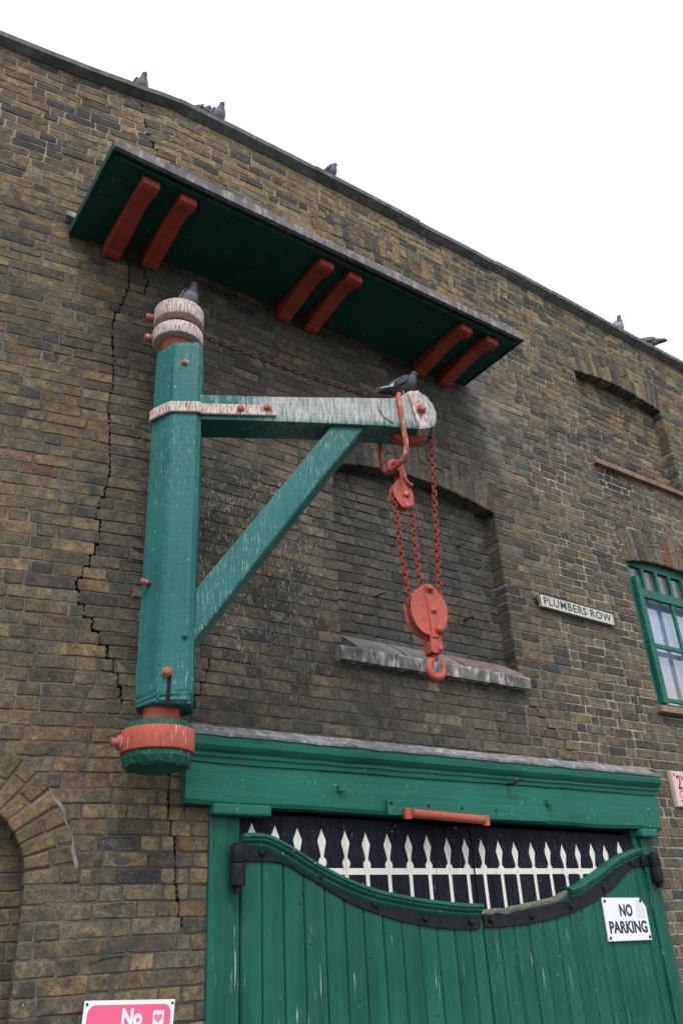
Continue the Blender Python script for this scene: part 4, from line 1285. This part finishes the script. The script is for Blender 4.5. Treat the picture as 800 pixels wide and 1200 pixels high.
# pink notice low on the left wall
def left_at(px, py, off=0.0):
    nn_ = Vector((-math.sin(TH), -math.cos(TH))); d = ray(px, py); c = Vector((0,-DIST)); B = Vector((SB,0))
    t = (off - nn_.dot(c-B)) / (nn_.x*d[0] + nn_.y*d[1]); p = Vector((d[0]*t, d[1]*t - DIST))
    return SB + (p.x-SB)*math.cos(TH) - p.y*math.sin(TH), d[2]*t
pa, pb = at(97,1173,-.014), at(203,1171,-.014)
wp = pb.x - pa.x; hp = .30
pn = thing('pink_notice', 'bright pink notice with white border, the word No and a heart sticker', 'notice', ((pa.x+pb.x)/2, -.012, (pa.z+pb.z)/2 - hp/2 + EYE))
fr = wall_frame(0,0,0,math.atan2(pa.z-pb.z, wp))
mb = MB(); slab(mb, wp, hp, .006, fr); mb.build('plate', M['white_plate'], pn, local=True, bevel=.001)
mb = MB(); slab(mb, wp-.034, hp-.034, .0008, fr @ Matrix.Translation((0,0,.0064)), .035, 6); mb.build('pink_panel', M['pink'], pn, local=True)
fz = fr @ Matrix.Translation((0,0,.0082))
text('No', .090, M['letter_white'], 'lettering', pn, fz @ Matrix.Translation((.01,hp/2-.070,0)), .0004, .0042, .82)
mb = MB(); slab(mb, .052, .060, .0006, fz @ Matrix.Translation((.135,hp/2-.072,0))); stc = mb.build('heart_sticker', M['letter_white'], pn, local=True)
hp_ = []
for i in range(28):
    t = 2*math.pi*i/28; hp_.append((.0013*16*math.sin(t)**3, .0013*(13*math.cos(t)-5*math.cos(2*t)-2*math.cos(3*t)-math.cos(4*t))))
mb = MB(); mb.extrude(hp_, 0, .0005, lambda p, s: fz @ Vector((.135+p[0], hp/2-.070+p[1], .0009+s))); mb.build('heart', M['heart'], stc, local=True)
for sx_ in (-1,1): mb = MB(); mb.lathe([(.006,0),(.005,.003),(.001,.004)], fr @ Matrix.Translation((sx_*(wp/2-.012), hp/2-.014, .0065)), 8); mb.build('screw', M['iron'], pn, local=True)

# pale pink plate at the right edge
r0, r1 = at(785,903,-.04), at(793,945,-.04)
rp = thing('pale_pink_plate', 'faded pale pink enamel plate with dark figure 2 beside the gate cornice', 'sign', (r0.x, -.002, (r0.z+r1.z)/2+EYE))
hr = r0.z - r1.z; wr_ = .42
fr = wall_frame(wr_/2, 0, 0, .0)
mb = MB(); slab(mb, wr_, hr, .034, fr); mb.build('backing_box', M['cream'], rp, local=True, bevel=.002)
mb = MB(); slab(mb, wr_-.012, hr-.012, .003, fr @ Matrix.Translation((.002,0,.0345))); mb.build('face', M['pale_pink'], rp, local=True)
fz = fr @ Matrix.Translation((-wr_/2,0,.0380))
text('2Y', .15, M['navy'], 'lettering', rp, fz @ Matrix.Translation((.050,.045,0)), .0005, .002, .80, 'LEFT')
text('CY', .088, M['dull_red'], 'lettering', rp, fz @ Matrix.Translation((.050,-.045,0)), .0005, .001, .85, 'LEFT')
text('TO', .045, M['navy'], 'lettering', rp, fz @ Matrix.Translation((.050,-.105,0)), .0005, .001, .9, 'LEFT')
mb = MB(); mb.lathe([(.011,0),(.009,.004),(.002,.006)], fz @ Matrix.Translation((.03,hr/2-.03,0)), 10); mb.build('screw', M['red_worn'], rp, local=True)

# ------------------------------------------------------------------ small ironwork on the wall
hooks = ((536,641,'bent black iron hook high in the bricked up window, right of the chains'), (441,699,'black iron hook low in the bricked up window, left of the chains'),
         (544,727,'black iron hook just above the sill, right of the large pulley block'))
for px, py, lb in hooks:
    p = at(px, py, .113); mb = MB()
    mb.tube([p + Vector((0,.004,0)), p + Vector((-.005,-.05,-.002)), p + Vector((-.045,-.065,-.028)), p + Vector((-.06,-.065,-.034))], lambda i: (.008,.008,.007,.004)[i], 8)
    mb.tube([p + Vector((-.002,-.04,0)), p + Vector((.03,-.06,.014)), p + Vector((.034,-.062,-.012))], lambda i: (.007,.006,.003)[i], 8)
    tag(mb.build('iron_hook', M['iron']), lb, 'hook', 'iron hooks in the bricked up window')
s_, z_ = left_at(85, 252, .03); mb = MB()
slab(mb, .075, .045, .07, Matrix.Translation(wall(s_, z_, -.01)) @ Matrix.Rotation(-TH,4,'Z') @ Matrix.Rotation(R(8),4,'Y') @ Matrix.Rotation(R(90),4,'X'))
tag(mb.build('stone_stub', M['lead'], bevel=.006), 'small grey white block sticking out of the bricks by the hood corner', 'stone')

# ------------------------------------------------------------------ pigeons
def pigeon(label, foot, heading, pose='perch', tone='slate', size=1.0):
    """foot: point under the feet (eye z); heading: compass of the beak about z"""
    root = thing('pigeon', label, 'pigeon', (foot[0], foot[1], foot[2]+EYE), heading, 'pigeons on the wall and crane')
    root.scale = (size,)*3
    tones = dict(slate=((.060,.066,.080),(.105,.115,.135),(.032,.045,.050)), grey=((.13,.14,.165),(.16,.17,.195),(.045,.06,.075)),
                 dark=((.035,.037,.044),(.055,.058,.066),(.022,.027,.03)), white=((.42,.43,.46),(.36,.37,.41),(.14,.12,.13)))
    body_c, belly_c, neck_c = tones[tone]
    # spine stations: (x, z, half width, half height)
    if pose == 'perch':
        st_ = [(-.172,.062,.012,.006),(-.150,.070,.022,.009),(-.120,.078,.028,.014),(-.090,.088,.037,.030),(-.055,.100,.050,.048),(-.015,.116,.058,.058),(.025,.135,.057,.060),
               (.055,.158,.047,.050),(.072,.182,.033,.036),(.080,.203,.024,.026),(.086,.220,.0225,.024),(.092,.235,.0225,.023),(.100,.246,.019,.018),(.108,.252,.010,.010)]
    elif pose == 'tuck':
        st_ = [(-.160,.050,.012,.006),(-.140,.058,.022,.009),(-.110,.070,.030,.016),(-.082,.082,.042,.036),(-.045,.096,.058,.056),(-.005,.110,.066,.066),(.032,.128,.064,.066),
               (.055,.152,.054,.054),(.064,.174,.040,.040),(.070,.192,.029,.030),(.076,.206,.025,.026),(.084,.218,.024,.024),(.094,.226,.019,.018),(.102,.230,.010,.010)]
    elif pose == 'upright':
        st_ = [(-.118,.018,.012,.006),(-.106,.032,.022,.009),(-.090,.052,.030,.016),(-.074,.072,.044,.034),(-.048,.096,.058,.050),(-.020,.124,.064,.058),(.004,.154,.060,.056),
               (.018,.180,.048,.046),(.024,.202,.034,.036),(.028,.220,.026,.028),(.032,.234,.0235,.026),(.040,.247,.0235,.024),(.050,.254,.019,.018),(.058,.257,.010,.010)]
    else:  # stretched low
        st_ = [(-.190,.085,.012,.006),(-.160,.088,.022,.009),(-.125,.090,.028,.014),(-.090,.092,.038,.030),(-.050,.094,.050,.045),(-.010,.096,.055,.050),(.035,.098,.050,.046),
               (.072,.102,.038,.036),(.100,.106,.028,.028),(.125,.110,.024,.025),(.145,.113,.023,.024),(.160,.113,.021,.022),(.172,.111,.015,.015),(.180,.109,.008,.008)]
    n = 16; rings = []
    for i, (x, z, w, h) in enumerate(st_):
        a = st_[max(0,i-1)]; b = st_[min(len(st_)-1,i+1)]
        t = Vector((b[0]-a[0],0,b[1]-a[1])).normalized(); up = Vector((-t.z,0,t.x))
        rings.append([Vector((x,0,z)) + Vector((0,1,0))*w*math.cos(2*math.pi*k/n) + up*h*math.sin(2*math.pi*k/n) for k in range(n)])
    mb = MB(); m = len(rings)
    for i in range(m-1):
        f = i/(m-2)
        for k in range(n):
            k2 = (k+1) % n; sin_ = math.sin(2*math.pi*(k+.5)/n)
            if i >= m-7: c = lerp3(neck_c, (.045,.07,.11), .6 if i in (m-6,m-7,m-5) else .1)
            elif i < 3: c = lerp3(body_c, (.03,.03,.035), .5 if i == 0 else .15)
            else: c = lerp3(body_c, belly_c, .5 - .5*sin_)
            mb.add([rings[i][k], rings[i+1][k], rings[i+1][k2], rings[i][k2]], [(0,1,2,3)], c, True)
    mb.add(rings[0], [tuple(range(n))], body_c); mb.add(rings[-1], [tuple(range(n-1,-1,-1))], neck_c)
    me_o = mb.build('body', M['plumage'], root, local=True)
    bm = bmesh.new(); bm.from_mesh(me_o.data); bmesh.ops.remove_doubles(bm, verts=bm.verts, dist=.0002); bmesh.ops.recalc_face_normals(bm, faces=bm.faces); bm.to_mesh(me_o.data); bm.free()
    sd = me_o.modifiers.new('Sub', 'SUBSURF'); sd.levels = 1; sd.render_levels = 1
    hx, hz = st_[-2][0], st_[-2][1]
    # wings folded along the flanks, tips crossing over the tail
    for s in (-1, 1):
        mb = MB(); ws = []
        src = [st_[j] for j in (1,3,4,5,6,7)]
        prof = [(.12,.45),(.62,.8),(.95,1.0),(1.06,1.0),(1.04,.85),(.80,.35)]
        for (x, z, w, h), (a_, b_) in zip(src, prof):
            row = []
            for k in range(7):
                ang = R(-28 + 100*k/6); fl = b_
                ang = R(22) + (ang - R(22))*fl
                row.append(Vector((x - .012, s*(w*1.05*math.cos(ang) + .005), z + h*1.03*math.sin(ang) + .004)))
            ws.append(row)
        tip = Vector((src[0][0]-.028, s*.012, src[0][1]+.012))
        ws[0] = [tip.lerp(p, .25) for p in ws[0]]
        for i in range(len(ws)-1):
            for k in range(6):
                bar = (i in (1,2)) and tone in ('grey','white','slate') and k < 4
                c = lerp3(body_c, belly_c, .8) if not (i == 0 or (bar and i == 1)) else (.022,.023,.027)
                if tone == 'slate': c = lerp3(c, (.03,.033,.04), .5)
                if pose == 'perch' and label.startswith('dark blue') and k < 2 and i < 2: c = (.52,.52,.50)
                mb.add([ws[i][k], ws[i+1][k], ws[i+1][k+1], ws[i][k+1]], [(0,1,2,3)], c, True)
        w_o = mb.build('wing', M['plumage'], root, local=True)
        bm = bmesh.new(); bm.from_mesh(w_o.data); bmesh.ops.remove_doubles(bm, verts=bm.verts, dist=.0002); bm.to_mesh(w_o.data); bm.free()
        so = w_o.modifiers.new('Solid', 'SOLIDIFY'); so.thickness = .006; so.offset = 1
        sb_ = w_o.modifiers.new('Sub', 'SUBSURF'); sb_.levels = 1; sb_.render_levels = 1
        # leg
        mb = MB(); bx = -.005 if pose != 'low' else .01
        mb.tube([(bx, s*.022, st_[5][1]-.04), (bx+.006, s*.024, .028), (bx, s*.024, .006)], lambda i: (.011,.005,.0045)[i], 8)
        for a in (-28, 0, 28): mb.tube([(bx, s*.024, .005), (bx+.03*math.cos(R(a)), s*.024+.03*math.sin(R(a)), .003)], .003, 6)
        mb.tube([(bx, s*.024, .005), (bx-.018, s*.024, .003)], .003, 6)
        mb.build('leg', M['bird_leg'], root, local=True)
        mb = MB(); mb.lathe([(.0045,0),(.004,.0015),(.001,.003)], Matrix.Translation((st_[-3][0]+.002, s*st_[-3][2]*.93, st_[-3][1]+.004)) @ Matrix.Rotation(-s*R(90),4,'X'), 8)
        mb.build('eye', M['bird_leg'], root, local=True)
    mb = MB(); mb.tube([(hx,0,hz),(hx+.014,0,hz-.003),(hx+.026,0,hz-.009)], lambda i: (.007,.005,.0012)[i], 8); mb.build('beak', M['beak'], root, local=True)
    return root

def coping_point(px, py, d=.02):
    z = ZT + .10 + (0 if at(px,py).x < 1.55 else .055)
    p = atz(px, py, z)
    return p
CT = ZT + .092
def on_coping(s, d=.0):
    d -= .035
    lift = 0 if s < 1.62 else .008
    return wall(s, ZT + .104 + lift, d)
def s_of(px): # nearest wall station seen at the roof edge
    return px
pigeon('slate pigeon facing the street, leftmost bird along the roof coping', on_coping(1.345, -.02), R(-80), 'upright', 'grey', .92)
pigeon('dark pigeon crouched low behind the coping edge beside a taller one', on_coping(1.845, -.06), R(-20), 'tuck', 'dark', 1.0)
pigeon('plump slate pigeon upright on the coping, right of the crouched dark one', on_coping(2.00, .0), R(-75), 'upright', 'grey', .98)
pigeon('grey pigeon alone mid coping above the hood, head turned right', on_coping(3.11, .0), R(-30), 'upright', 'slate', .98)
pigeon('pale white flecked pigeon hunched far right on the coping', on_coping(7.10, .0), R(-110), 'upright', 'white', 1.0)
pigeon('grey pigeon stretched out low at the far right roof corner', on_coping(7.62, .01), R(-38), 'low', 'grey', 1.2)
pz = at(226, 350, AX.y).z
pigeon('blue grey pigeon on top of the crane post collars under the hood', (AX.x+.06, AX.y-.02, at(208,345,AX.y-.15).z + .004), R(-75), 'upright', 'grey', .9)
ju, jz = crane(474, 460, .03)
pj = crane_world(1.355, .04, 2.872)
pigeon('dark blue pigeon with white wing edge standing on the jib nose', (pj.x, pj.y, pj.z), -JA + R(4), 'perch', 'dark', .92)

# ------------------------------------------------------------------ sky, sun, camera
SUN_EL, SUN_AZ = R(52), R(205)     # azimuth clockwise from +y: behind the viewer, a little left
wd = bpy.data.worlds.new('World'); scene.world = wd; wd.use_nodes = True
nt = wd.node_tree; bg = nt.nodes['Background']
sky = nt.nodes.new('ShaderNodeTexSky'); sky.sky_type = 'NISHITA'; sky.sun_disc = False
sky.sun_elevation = SUN_EL; sky.sun_rotation = SUN_AZ; sky.air_density = 1.0; sky.dust_density = 3.0; sky.ozone_density = 1.0
hs = nt.nodes.new('ShaderNodeHueSaturation'); hs.inputs['Saturation'].default_value = .16
mx = nt.nodes.new('ShaderNodeMix'); mx.data_type = 'RGBA'; mx.inputs['Factor'].default_value = .55
mx.inputs['B'].default_value = (8.4, 8.9, 9.6, 1)      # even cloud cover
nt.links.new(sky.outputs[0], hs.inputs['Color']); nt.links.new(hs.outputs[0], mx.inputs['A']); nt.links.new(mx.outputs['Result'], bg.inputs['Color'])
bg.inputs['Strength'].default_value = .13
sl = bpy.data.lights.new('sun', 'SUN'); sl.energy = 1.1; sl.angle = R(16); sl.color = (1, .98, .95)
so = bpy.data.objects.new('sun', sl); col.objects.link(so)
dv = Vector((math.sin(SUN_AZ)*math.cos(SUN_EL), math.cos(SUN_AZ)*math.cos(SUN_EL), math.sin(SUN_EL)))
so.rotation_euler = (-dv).to_track_quat('-Z', 'Y').to_euler(); so.location = (0,-10,20)

cam = bpy.data.cameras.new('camera'); co = bpy.data.objects.new('camera', cam); col.objects.link(co)
cam.sensor_fit = 'VERTICAL'; cam.sensor_height = 36; cam.sensor_width = 24; cam.lens = FPX / 1200 * 36
cam.clip_start = .05; cam.clip_end = 3000
r_, d_, f_ = (Vector(v) for v in CAM)
m = Matrix((( r_.x, -d_.x, -f_.x), (r_.y, -d_.y, -f_.y), (r_.z, -d_.z, -f_.z))).to_4x4()
co.matrix_world = Matrix.Translation((0, -DIST, EYE)) @ m
scene.camera = co
scene.view_settings.view_transform = 'Standard'; scene.view_settings.look = 'None'
scene.view_settings.exposure = 0.62; scene.view_settings.gamma = 1
